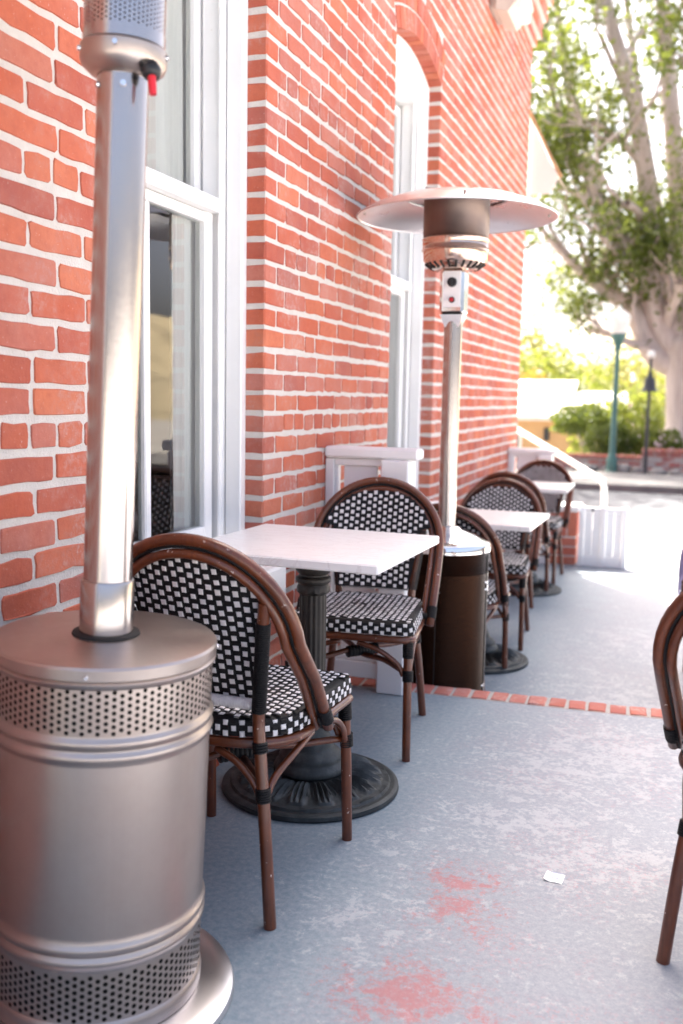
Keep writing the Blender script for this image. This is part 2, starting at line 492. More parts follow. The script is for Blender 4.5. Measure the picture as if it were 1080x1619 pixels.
# brick nosing of the step: a mortar bed with one brick after the other
mb = MB()
mb.add([(-.02,strip_y(-.02),ZL-.02),(6,strip_y(6),ZL-.02),(6,strip_y(6)+.118,ZL-.02),(-.02,strip_y(-.02)+.118,ZL-.02),
        (-.02,strip_y(-.02)+.0005,.001),(6,strip_y(6)+.0005,.001),(6,strip_y(6)+.118,.001),(-.02,strip_y(-.02)+.118,.001)],
       [(4,5,6,7),(2,3,7,6),(1,2,6,5)])
bed = mb.build('step_nosing', M['joint']); bed['kind'] = 'structure'
nos = []
for k in range(4):
    b = MB(); b.box(-.034,.034,-.055,.056,-.07,.006,.006)
    b.v = [(x+random.uniform(-.0025,.0025), y+random.uniform(-.003,.003), z+random.uniform(-.0015,.001)) for x,y,z in b.v]
    nos.append(b.mesh('brick', M['brick_floor']))
x = .04
while x < 3.6:
    o = link('brick', random.choice(nos), bed)
    o.location = (x, strip_y(x)+.060+random.uniform(-.003,.003), random.uniform(-.002,.001))
    o.rotation_euler = (0, 0, .045+random.uniform(-.02,.02)+random.choice((0,pi)))
    x += .0765+random.uniform(-.002,.002)

sheet('sunny_pavement', -3, 9, 8.37, 12.45, ZL-.012, M['pavement'], .3)
sheet('pavement_edge', -8, 14, 12.455, 12.62, ZL-.02, M['kerb'], .3)
sheet('side_bounce_ground', 6.02, 60, -40, 12.4, -.37, M['pavement'])  # unseen pale ground added on the right to bounce neutral light
sheet('rear_bounce_ground', -.0, 6.0, -40, -5.02, -.02, M['pavement'], .4)  # unseen pale slab added behind the camera, also for bounce light
sheet('road', -60, 60, 12.63, 17.3, ZS, M['asphalt'])
sheet('far_kerb', -60, 60, 17.3, 17.45, ZS+.12, M['sidewalk'], .3)
sheet('far_sidewalk', -60, 60, 17.46, 20.3, ZS+.115, M['sidewalk'], .3)
mb = MB()   # ground: one big sheet, dipping behind the garden wall and rising into the hill
ys = [-60,-20,8,12.6,17.5,21.2,24,28,34,45,70,110,170,300,700]
zs = [-.62,-.62,-.62,-.42,-.42,-.25,-.5,-1.4,-2.2,-2.6,-2.8,-2.0,2,14,60]
gx = list(np.linspace(-400, 400, 9))
vs = [(X, Y, Z) for Y, Z in zip(ys, zs) for X in gx]
fs = [(j*9+i, j*9+i+1, (j+1)*9+i+1, (j+1)*9+i) for j in range(len(ys)-1) for i in range(8)]
mb.add(vs, fs); g = mb.build('ground', M['far_field'], smooth=True); g['kind'] = 'structure'
sheet('planting_bed', -14, 14, 20.3, 21.25, ZS+.06, M['soil'], .3)
# dry hillside, paled for haze
mb = MB(); nx, ny = 60, 24
vs = []
for j in range(ny):
    for i in range(nx):
        X = -160+300*i/(nx-1); Y = 95+150*j/(ny-1)
        t_ = j/(ny-1)
        Z = -4+24*sin(t_*pi/2)*(.8+.25*sin(X*.045+1)+.12*sin(X*.11))+1.5*sin(X*.3+Y*.2)*t_
        vs.append((X, Y, Z))
fs = [(j*nx+i, j*nx+i+1, (j+1)*nx+i+1, (j+1)*nx+i) for j in range(ny-1) for i in range(nx-1)]
mb.add(vs, fs); o = mb.build('hillside', M['hill'], smooth=True); o['kind'] = 'structure'

# ------------------------------------------------------------------ brick building
bld = empty('brick_building', (0, 0, 0))
tag(bld, 'red brick building with white mortar and white sash windows along the patio', 'building')
CH = .0736; BH = .0600; BL = .2075; JT = .0085
Z0 = 1.1355 - 18*CH
Y_END = 8.52; WALL_TOP = 4.85
OPEN = [(2.10, 3.058), (4.545, 5.433)]
Z_SILL = .60; Z_SPR = 2.915; RISE = .085; RING = .205
def arch_geo(y0, y1):
    hw = (y1-y0)/2; R = (hw*hw+RISE*RISE)/(2*RISE); return (y0+y1)/2, hw, R, Z_SPR+RISE-R
def soffit(y, y0, y1):
    yc, hw, R, zc = arch_geo(y0, y1); return zc+sqrt(max(0, R*R-(y-yc)**2))
def gap_half(z, y0, y1):
    """half width of what bricks must leave free at height z (opening + arch ring)"""
    yc, hw, R, zc = arch_geo(y0, y1)
    if z < Z_SILL: return None
    if z <= Z_SPR: return hw
    ang = math.asin(hw/R)
    Ro = R+RING
    lim = Ro*sin(ang)
    top = Ro+zc
    if z >= top: return None
    zs_out = zc+Ro*cos(ang)
    if z >= zs_out: return sqrt(max(0, Ro*Ro-(z-zc)**2))
    return hw+(z-Z_SPR)/(zs_out-Z_SPR)*(lim-hw)

# mortar body of the wall, with the openings cut out
mb = MB()
def wall_panel(y0, y1, z0, z1, x0=-.32, x1=0.0): mb.box(x0, x1, y0, y1, z0, z1)
wall_panel(-.3, OPEN[0][0], -.6, WALL_TOP); wall_panel(OPEN[0][1], OPEN[1][0], -.6, WALL_TOP); wall_panel(OPEN[1][1], Y_END, -.6, WALL_TOP)
for (a, b) in OPEN:
    wall_panel(a, b, -.6, Z_SILL-.02)
    n = 24
    for i in range(n):
        ya, yb = a+(b-a)*i/n, a+(b-a)*(i+1)/n
        za, zb = soffit(ya, a, b)+.011, soffit(yb, a, b)+.011
        vs = [(X, Y, Z) for X in (-.32, 0) for (Y, Z) in ((ya, za), (yb, zb), (yb, WALL_TOP), (ya, WALL_TOP))]
        mb.add(vs, [(4,5,6,7), (3,2,1,0), (0,1,5,4)])
mb.build('mortar_wall', M['mortar'], bld)
mb = MB()
mb.box(-6.3, -.321, Y_END-.3, Y_END-.002, -.6, WALL_TOP); mb.box(-6.3, -6, -.3, Y_END-.301, -.6, WALL_TOP); mb.box(-6, -.321, -.3, 0, -.6, WALL_TOP)
mb.build('end_wall', M['brick'], bld)
mb = MB(); mb.box(-6.4, .16, -.4, Y_END+.14, WALL_TOP+.001, WALL_TOP+.16, .01)
mb.build('roof', M['sidewalk'], bld)
mb = MB(); mb.box(-5.99, -.33, 0.01, Y_END-.31, .05, .12); mb.build('room_floor', M['interior'], bld)
mb = MB(); mb.box(-2.6, -2.5, 0.01, Y_END-.31, .121, 3.6); mb.box(-2.49, -.33, 3.75, 3.85, .121, 3.6); mb.box(-2.49, -.33, 0.01, Y_END-.31, 3.61, 3.7); mb.build('room_partition', M['interior'], bld)

# face brick variants (front face +X, rounded ragged outline)
def face_brick(L, H, npt=4, jit=.0018, proud=.0035):
    hw, hh = L/2, H/2
    per = []
    nl = max(2, int(round(L/.05)))
    cr = min(.0055, hw*.4)
    for i in range(nl+1): per.append((-hw+cr+(2*hw-2*cr)*i/nl, -hh))
    per.append((hw, -hh+cr)); per.append((hw, 0)); per.append((hw, hh-cr))
    for i in range(nl+1): per.append((hw-cr-(2*hw-2*cr)*i/nl, hh))
    per.append((-hw, hh-cr)); per.append((-hw, 0)); per.append((-hw, -hh+cr))
    per = [(y+random.gauss(0, jit), z+random.gauss(0, jit)) for y, z in per]
    n = len(per)
    vs = [(-.004, y, z) for y, z in per]
    inn = [(y*(1-.0032/hw), z*(1-.0032/hh)) for y, z in per]
    vs += [(proud+random.gauss(0, .0006), y, z) for y, z in inn]
    fs = [(i, (i+1) % n, n+(i+1) % n, n+i) for i in range(n)] + [tuple(range(n, 2*n))]
    return vs, fs
STR, HDR = BL-JT, BL/2-JT
def variants(L, n):
    out = []
    for _ in range(n):
        b = MB(); b.add(*face_brick(L, BH)); out.append((b, b.mesh('brick', M['brick'])))
    return out
VAR = {'s': variants(STR, 12), 'h': variants(HDR, 10)}
def corner_brick(L, D):
    b = MB(); b.box(-D, .0035, 0, L, -BH/2, BH/2, .006)
    b.v = [(x+random.gauss(0, .0008), y+random.gauss(0, .0015), z+random.gauss(0, .0018)) for x, y, z in b.v]
    return b
CVAR = {k: [(b, b.mesh('brick', M['brick'])) for b in [corner_brick(L, .10) for _ in range(8)]] for k, L in (('s', STR-.03), ('h', HDR))}

bricks = []      # (kind, variant, y centre, z centre, scale y, flip)
NC = int((WALL_TOP-Z0)/CH)
HEADER = 0
for k in range(NC):
    zb = Z0+k*CH+CH/2
    if zb < -.2 or zb > 4.14: continue
    hdr = (k % 8 == 17 % 8)
    iv = [(.55, Y_END)]
    for (a, b) in OPEN:
        g1 = gap_half(zb-BH/2, a, b); g2 = gap_half(zb+BH/2, a, b)
        gs = [q for q in (g1, g2) if q is not None]
        if not gs: continue
        hw = max(gs); yc = (a+b)/2
        new = []
        for (p, q) in iv:
            if p < yc < q: new += [(p, yc-hw), (yc+hw, q)]
            else: new.append((p, q))
        iv = new
    zj = random.gauss(0, .0012)
    for (p, q) in iv:
        yy = p
        # quoins at a jamb facing the viewer and at the far corner of the building
        at_jamb = any(abs(p-b) < .002 for (_, b) in OPEN) and Z_SILL <= zb <= Z_SPR+.02
        if at_jamb:
            kd = 's' if k % 2 else 'h'
            L = (STR-.03) if kd == 's' else HDR
            bricks.append(('c'+kd, random.randrange(8), p-.003, zb+zj, 1.0, 0)); yy = p-.003+L+JT
        left_jamb = any(abs(q-a) < .002 for (a, _) in OPEN) and zb <= Z_SPR+.02 and zb >= Z_SILL
        qq = q
        first = True
        while yy < qq-.02:
            if hdr: L = HDR
            else:
                L = STR
                if first and not at_jamb: L = STR if k % 2 else HDR
                if random.random() < .035: L = HDR
            L *= random.uniform(.965, 1.03)
            first = False
            if yy+L > qq-.045 or qq-(yy+L) < .05: L = qq-yy-(.002 if left_jamb else .001)
            if L > STR*1.2:
                L = L/2-JT/2
            kd = 's' if L > STR*.72 else 'h'
            base = STR if kd == 's' else HDR
            bricks.append((kd, random.randrange(len(VAR[kd])), yy+L/2, zb+zj+random.gauss(0, .0012), L/base, random.random() < .5))
            yy += L+JT*random.uniform(.75, 1.25)
# pick the ones that show largest
def score(bk):
    u, v, d = proj((0, bk[2], bk[3]))
    if u < -25 or u > 1100 or v < -25 or v > 1260: return -1/d
    w = 1.0 if bk[0] in ('s', 'cs') else .55
    return w*(.3+bk[4])/(d**2.6)
order = sorted(range(len(bricks)), key=lambda i: -score(bricks[i]))
keep = set(order[:255])
rest = MB()
for i, (kd, vi, y, z, sy, fl) in enumerate(bricks):
    src = CVAR[kd[1]][vi] if kd[0] == 'c' else VAR[kd][vi]
    if i in keep:
        o = link('brick', src[1], bld); o.location = (random.gauss(0, .0006), y, z); o.scale = (1, sy, 1)
        if fl: o.rotation_euler = (pi, 0, 0)
    else:
        s_ = -1 if fl else 1
        fs = src[0].f
        rest.add([(px, y+s_*py*sy, z+s_*pz) for px, py, pz in src[0].v], fs)
# cornice: corbelled courses near the roof
for r_, (za, zb_, pr) in enumerate([(4.15, 4.22, .035), (4.222, 4.29, .07), (4.292, 4.36, .07), (4.362, 4.43, .105), (4.432, 4.50, .105), (4.502, 4.57, .14), (4.572, 4.64, .14), (4.642, 4.71, .14), (4.712, 4.78, .14), (4.782, 4.85, .14)]):
    rest2 = rest
    y = 3.0 + (.1 if r_ % 2 else 0)
    while y < Y_END+pr:
        L = min(STR, Y_END+pr-y)
        if L > .03: rest2.box(-.05, pr, y, y+L, za+.006, zb_-.004, .005)
        y += BL
o = rest.build('brick_field', M['brick'], bld); o['kind'] = 'stuff'
mb = MB()
for (za, zb_, pr) in [(4.15, 4.219, .027), (4.219, 4.36, .062), (4.36, 4.50, .097), (4.50, 4.849, .132)]:
    mb.box(-.1, pr, 2.9, Y_END+pr-.006, za, zb_-.0005)
mb.build('cornice_core', M['mortar'], bld)
# end-wall bricks at the corner (seen edge on)
# voussoirs of the segmental arches
for (a, b) in OPEN:
    yc, hw, R, zc = arch_geo(a, b); ang = math.asin(hw/R)
    nv = 15
    for half in (0, 1):
        for i in range(nv):
            a0 = -ang+2*ang*(i+.06)/nv; a1 = -ang+2*ang*(i+.94)/nv
            R0 = R+(.002 if half == 0 else RING*.5+.008); R1 = R+(RING*.5-.004 if half == 0 else RING-.004)
            if a < 3 and half: continue
            v8 = []
            for X in (-.085, .004+random.gauss(0, .0008)):
                for (rr, aa) in ((R0, a0), (R0, a1), (R1, a1), (R1, a0)):
                    aj = aa+random.gauss(0, .0006); rj = rr+random.gauss(0, .0012)
                    v8.append((X, yc+rj*sin(aj), zc+rj*cos(aj)))
            m2 = MB(); m2.add(v8, [(4,7,6,5), (0,1,2,3), (0,4,5,1), (1,5,6,2), (2,6,7,3), (3,7,4,0)])
            m2.f = [f[::-1] for f in m2.f]
            m2.build('brick', M['brick'], bld)

def window(y0, y1, tag_curtain):
    w = MB()
    zt = Z_SPR
    # brick mould, jamb lining
    def frame(x0, x1, a, b, z0, z1, wd, bv=.004):
        w.box(x0, x1, a, a+wd, z0, z1, bv); w.box(x0, x1, b-wd, b, z0, z1, bv)
    frame(-.125, -.066, y0+.001, y1-.001, Z_SILL+.04, zt+.004, .042)
    frame(-.205, -.128, y0+.001, y1-.001, Z_SILL+.04, zt-.02, .062)
    frame(-.34, -.207, y0+.001, y1-.001, Z_SILL+.04, zt-.02, .050)
    frame(-.142, -.1285, y0+.0635, y1-.0635, Z_SILL+.07, zt-.07, .013)
    # arched head filling
    n = 24
    for i in range(n):
        ya, yb = y0+(y1-y0)*i/n, y0+(y1-y0)*(i+1)/n
        za, zb = soffit(ya, y0, y1)-.002, soffit(yb, y0, y1)-.002
        for (xa, xb, zl) in ((-.12, -.068, zt-.045), (-.30, -.121, zt-.10)):
            vs = [(X, Y, Z) for X in (xa, xb) for (Y, Z) in ((ya, zl), (yb, zl), (yb, zb), (ya, za))]
            w.add(vs, [(4,5,6,7), (0,1,5,4)])
    win = w.build('window', M['white'], bld)
    sl = MB(); sl.box(-.30, .052, y0-.07, y1+.10, Z_SILL-.135, Z_SILL-.001, .008)
    sl.add([(-.30,y0+.001,Z_SILL+.0395),(.045,y0+.001,Z_SILL+.001),(.045,y1-.001,Z_SILL+.001),(-.30,y1-.001,Z_SILL+.0395),
            (-.30,y0+.001,Z_SILL-.001),(.045,y0+.001,Z_SILL-.0005),(.045,y1-.001,Z_SILL-.0005),(-.30,y1-.001,Z_SILL-.001)], [(0,1,2,3),(1,5,6,2),(0,4,5,1),(2,6,7,3)])
    sl.build('sill', M['white'], win)
    ym = (y0+y1)/2-.015
    ia, ib = y0+.068, y1-.080
    st = .055
    lo = MB(); z0, z1, zm = Z_SILL+.075, zt-.115, 1.80
    lo.box(-.195, -.155, ia, ia+st, z0, zm, .004); lo.box(-.195, -.155, ib-st, ib, z0, zm, .004)
    lo.box(-.194, -.156, ia+st, ib-st, z0, z0+.075, .004); lo.box(-.194, -.156, ia+st, ib-st, zm-.035, zm-.002, .004)
    lo.box(-.190, -.160, ym-.017, ym+.017, z0+.075, zm-.035, .005)
    lo.build('lower_sash', M['white'], win)
    up = MB()
    ua, ub, us = y0+.052, y1-.055, .042
    up.box(-.250, -.212, ua, ua+us, zm+.03, z1, .004); up.box(-.250, -.212, ub-us, ub, zm+.03, z1, .004)
    up.box(-.249, -.213, ua+us, ub-us, z1-.05, z1, .004); up.box(-.245, -.217, ym-.015, ym+.015, zm+.045, z1-.05, .004)
    up.build('upper_sash', M['white'], win)
    mr = MB(); mr.box(-.255, -.118, y0+.064, y1-.064, zm, zm+.045, .006); mr.build('meeting_rail', M['white'], win)
    for (x, za, zb, pa, pb) in ((-.176, z0+.075, zm-.035, ia+st, ym-.017), (-.176, z0+.075, zm-.035, ym+.017, ib-st),
                                (-.231, zm+.046, z1-.05, ua+us, ym-.015), (-.231, zm+.046, z1-.05, ym+.015, ub-us)):
        p = MB(); p.add([(x, pa, za), (x, pb, za), (x, pb, zb), (x, pa, zb)], [(0,1,2,3)]); p.build('pane', M['glass'], win)
    return win, ia, ib, ym

win1, ia, ib, ym = window(*OPEN[0], 1)
win2, ja, jb, jm = window(*OPEN[1], 2)
def drape(parent, a, b, z0, z1, x, amp=.016, wave=.055, scal=0.0):
    mb = MB(); n = max(6, int((b-a)/.008)); mzn = 24
    vs = []
    for j in range(mzn+1):
        z = z0+(z1-z0)*j/mzn
        for i in range(n+1):
            y = a+(b-a)*i/n
            ph = (y-a)/wave*2*pi
            zz = z
            if scal and i > n*.6: y = y+scal*abs(sin(z*pi/.085))*(i/n-.6)/.4
            vs.append((x+amp*sin(ph)+.003*sin(ph*2.3+z*3), y, zz))
    w_ = n+1
    fs = [(j*w_+i, j*w_+i+1, (j+1)*w_+i+1, (j+1)*w_+i) for j in range(mzn) for i in range(n)]
    mb.add(vs, fs); return mb.build('curtain', M['curtain'], parent, smooth=True)
drape(win1, ia-.01, ib+.02, 1.86, 2.82, -.262, .005, .07)
drape(win1, 2.80, ib-.006, .70, 1.79, -.209, .005, .045)
drape(win1, ia-.02, ia+.16, .70, 1.86, -.34, .014, .05, .01)
drape(win2, ja-.02, jb+.02, .70, 2.85, -.34, .014, .06)

# flood light on the wall, high up
fl = empty('wall_flood_light', (.0, 6.83, 3.88)); tag(fl, 'white flood light box with cream underside high on the brick wall', 'wall lamp')
b = MB(); b.box(.002, .05, -.16, .16, -.10, .16, .01); b.build('back_plate', M['cream_plastic'], fl)
b = MB()
b.add([(.051,-.20,.20),(.051,.20,.20),(.051,.20,-.12),(.051,-.20,-.12),(.20,-.19,.20),(.20,.19,.20),(.24,.19,-.02),(.24,-.19,-.02),(.13,.19,-.14),(.13,-.19,-.14)],
      [(0,1,5,4),(4,5,6,7),(7,6,8,9),(9,8,2,3),(0,3,2,1),(0,4,7,9,3),(1,2,8,6,5)]); b.f = [f[::-1] for f in b.f]
b.build('housing', M['cream_plastic'], fl)
b = MB(); b.box(.145, .225, -.15, .15, -.118, -.060, .008); b.build('lens', M['opal_glass'], fl)
# canvas awning over the side entrance
aw = empty('canvas_awning', (0, Y_END, 0)); tag(aw, 'white canvas awning with curved tan edge beyond the building corner', 'awning')
b = MB(); prof = [(.0, 3.62), (.10, 3.42), (.20, 3.22), (.29, 3.08)]
vs = []
for (x, z) in prof: vs += [(x-.02, .03, z), (x-.02, .7, z), (x-.02, .03, z-.012), (x-.02, .7, z-.012)]
fs = []
for i in range(3):
    a0, b0 = i*4, i*4+4
    fs += [(a0, a0+1, b0+1, b0), (a0+2, b0+2, b0+3, a0+3), (a0, b0, b0+2, a0+2), (a0+1, a0+3, b0+3, b0+1)]
b.add(vs, fs); b.build('canopy', M['canvas'], aw)
b = MB(); b.add([(-.02,.028,3.61),(.08,.028,3.41),(.18,.028,3.21),(.26,.028,3.08),(.20,.028,2.95),(-.02,.028,2.95),(-.02,.040,3.61),(.08,.040,3.41),(.18,.040,3.21),(.26,.040,3.08),(.20,.040,2.95),(-.02,.040,2.95)],
                [(0,1,2,3,4,5),(11,10,9,8,7,6)]+[(i,(i+1)%6,(i+1)%6+6,i+6) for i in range(6)]); b.build('side_flap', M['canvas'], aw)
b = MB(); b.tube([(.0,.025,3.635),(.10,.025,3.43),(.20,.025,3.23),(.285,.025,3.08)], .012, 8); b.build('trim', M['canvas_trim'], aw)

# ------------------------------------------------------------------ white railing panels
def rail_panel(name, y, zf, ztop, w, label):
    r = empty(name, (0, y, zf)); tag(r, label, 'railing', 'white railing panels standing out from the wall')
    H = ztop-zf
    pw = .115
    b = MB(); b.box(.004, .040, -.030, .030, .045, H-.048, .003); b.build('wall_stile', M['white'], r)
    b = MB(); b.box(w-pw, w, -.055, .060, .0, H-.046, .006); b.build('post', M['white'], r)
    b = MB(); b.box(.002, w+.035, -.045, .050, H-.045, H, .009); b.build('top_rail', M['white'], r)
    b = MB(); b.box(.041, w-pw-.001, -.022, .022, H-.075, H-.047, .003); b.build('head_moulding', M['white'], r)
    b = MB(); b.box(.041, w-pw-.001, -.028, .028, .050, .118, .004); b.build('bottom_rail', M['white'], r)
    b = MB(); b.box(.041, w-pw-.001, -.018, .018, .119, .140, .004); b.build('foot_moulding', M['white'], r)
    b = MB(); b.box(.078, w-pw-.028, -.010, .010, .141, H-.076, .003); b.build('board', M['white'], r)
    b = MB(); b.box(.0405, .056, -.014, .014, .141, H-.076, .003); b.build('stop_strip', M['white'], r)
    return r
rail_panel('railing_panel', 3.70, 0.0, 1.000, .362, 'white wooden railing panel at the brick step beside the bronze heater')
rail_panel('railing_panel', 8.12, ZL, .800, .372, 'white wooden railing panel at the far end of the patio')

# brick pier with white cabinet at the patio end
pr = empty('brick_pier', (.37, 8.10, ZL)); tag(pr, 'low orange brick pier at the far end of the patio', 'pier')
b = MB(); b.box(.006, .214, .006, .23, 0, .455); b.build('mortar_core', M['mortar'], pr)
b = MB(); b.box(-.02, .24, -.02, .25, .456, .505, .006); b.build('cap', M['white'], pr)
def pbrick(x0, x1, y0, y1, z0, z1):
    q = MB(); q.box(x0, x1, y0, y1, z0, z1, .004); q.build('brick', M['brick'], pr)
for i in range(3): pbrick(i*.0735+.001, i*.0735+.065, 0, .10, .245, .448)
for j in range(2): pbrick(.12, .220, .012+.10*j+.1, .012+.10*j+.19, .245, .448)
pbrick(.155, .2205, .004, .095, .245, .448)
for k in range(3):
    z = .008+k*.078
    if k % 2: pbrick(0, .105, -.001, .09, z, z+.066); pbrick(.115, .221, -.001, .09, z, z+.066)
    else: pbrick(0, .05, -.001, .09, z, z+.066); pbrick(.06, .221, -.001, .09, z, z+.066)
    pbrick(.13, .2215, .1, .225, z, z+.066)
cb = empty('white_gate', (.605, 8.14, ZL)); tag(cb, 'low white board gate between the brick pier and the handrail post', 'gate')
for x in (0, .175, .345):
    b = MB(); b.box(x, x+.045, -.022, .023, 0, .505, .004); b.build('post', M['white'], cb)
for (x0, x1) in ((.046, .174), (.221, .344)):
    b = MB(); b.box(x0, x1, -.014, .014, .455, .495, .003); b.build('top_rail', M['white'], cb)
    b = MB(); b.box(x0, x1, -.014, .014, .002, .085, .003); b.build('bottom_rail', M['white'], cb)
    n = 2
    for i in range(n):
        w_ = (x1-x0)/n; b = MB(); b.box(x0+i*w_+.0012, x0+(i+1)*w_-.0012, -.008, .008, .086, .454, .002); b.build('board', M['white'], cb)
b = MB(); b.box(.10, .118, -.024, -.0145, .462, .488, .002); b.build('latch', M['black_plastic'], cb)
# side steps with handrail
stp = empty('entrance_steps', (0, 8.75, ZL-.012)); tag(stp, 'pale concrete side steps leading up behind the building corner', 'steps')
for i in range(3):
    b = MB(); b.box(-.6, .62-.28*i, 0, 1.2, i*.165, (i+1)*.165-.001, .006); b.build('step', M['pavement'], stp)
hr = empty('handrail', (0, 8.95, ZL-.012)); tag(hr, 'white sloping pipe handrail descending from the building corner', 'handrail')
zb = ZL-.012
b = MB(); b.tube(spline([(-.35,0,1.09-zb),(-.05,0,.918-zb),(.66,0,.523-zb),(.715,0,.48-zb),(.735,0,.42-zb)], 5), .026, 12); b.build('rail', M['white'], hr)
b = MB(); b.tube([(.735,0,.44-zb),(.748,0,.1-zb),(.752,0,0)], .027, 12); b.lathe([(.055,0),(.055,.012),(.03,.02)], 16, (.752,0)); b.build('post', M['white'], hr)

# ------------------------------------------------------------------ chairs
def arch_pts(r_, zc=.655, off_y=0.0, end=True):
    P = []
    for i in range(25):
        th = -pi/2+pi*i/24
        x, z = r_*sin(th), zc+(r_*.967)*cos(th)
        P.append((x, -.215-(z-.655)*.37+off_y, z))
    k = r_/.238
    R_ = [(.240*k, -.172+off_y, .605), (.241*k, -.125+off_y, .555), (.239*k, -.070+off_y, .480), (.236*k, -.018+off_y, .405)]
    L_ = [(-x, y, z) for x, y, z in R_[::-1]]
    return L_+P+R_

def wrap(mb, p0, p1, r, pitch=.0052, seg=12):
    p0, p1 = np.array(p0, float), np.array(p1, float)
    L = np.linalg.norm(p1-p0); n = max(2, int(L/pitch))
    pts = []; rs = []
    for i in range(n):
        for (f_, rr) in ((0.02, .80), (.25, 1.0), (.75, 1.0), (.98, .80)):
            pts.append(p0+(p1-p0)*((i+f_)/n)); rs.append(r*rr)
    mb.tube(pts, rs, seg)

def along(path, n):
    path = [np.array(p) for p in path]
    d = [0]
    for a, b in zip(path, path[1:]): d.append(d[-1]+np.linalg.norm(b-a))
    out = []
    for i in range(n):
        s_ = d[-1]*i/(n-1); j = max(k for k in range(len(d)) if d[k] <= s_+1e-9); j = min(j, len(path)-2)
        f_ = (s_-d[j])/(d[j+1]-d[j]); out.append(path[j]*(1-f_)+path[j+1]*f_)
    return out

def pad(mb, P, N, U, V, hu, hv, th):
    """small pillow-shaped strand crossing; both faces"""
    P = np.array(P); N = np.array(N); U = np.array(U); V = np.array(V)
    hu *= random.uniform(.86, 1.06); hv *= random.uniform(.86, 1.06); th *= random.uniform(.8, 1.2)
    P = P+U*random.gauss(0, .0005)+V*random.gauss(0, .0005); q_ = random.gauss(0, .05); U, V = U+V*q_, V-U*q_
    vs = []
    for s_ in (1, -1):
        for (a, b) in ((-1,-1),(1,-1),(1,1),(-1,1)): vs.append(P+U*hu*a+V*hv*b+N*th*.35*s_)
        for (a, b) in ((-.72,-.72),(.72,-.72),(.72,.72),(-.72,.72)): vs.append(P+U*hu*a+V*hv*b+N*th*s_)
    fs = []
    for o_ in (0, 8):
        q = [(o_+4, o_+5, o_+6, o_+7)]+[(o_+i, o_+(i+1) % 4, o_+4+(i+1) % 4, o_+4+i) for i in range(4)]
        fs += q if o_ == 0 else [f[::-1] for f in q]
    mb.add(vs, fs)

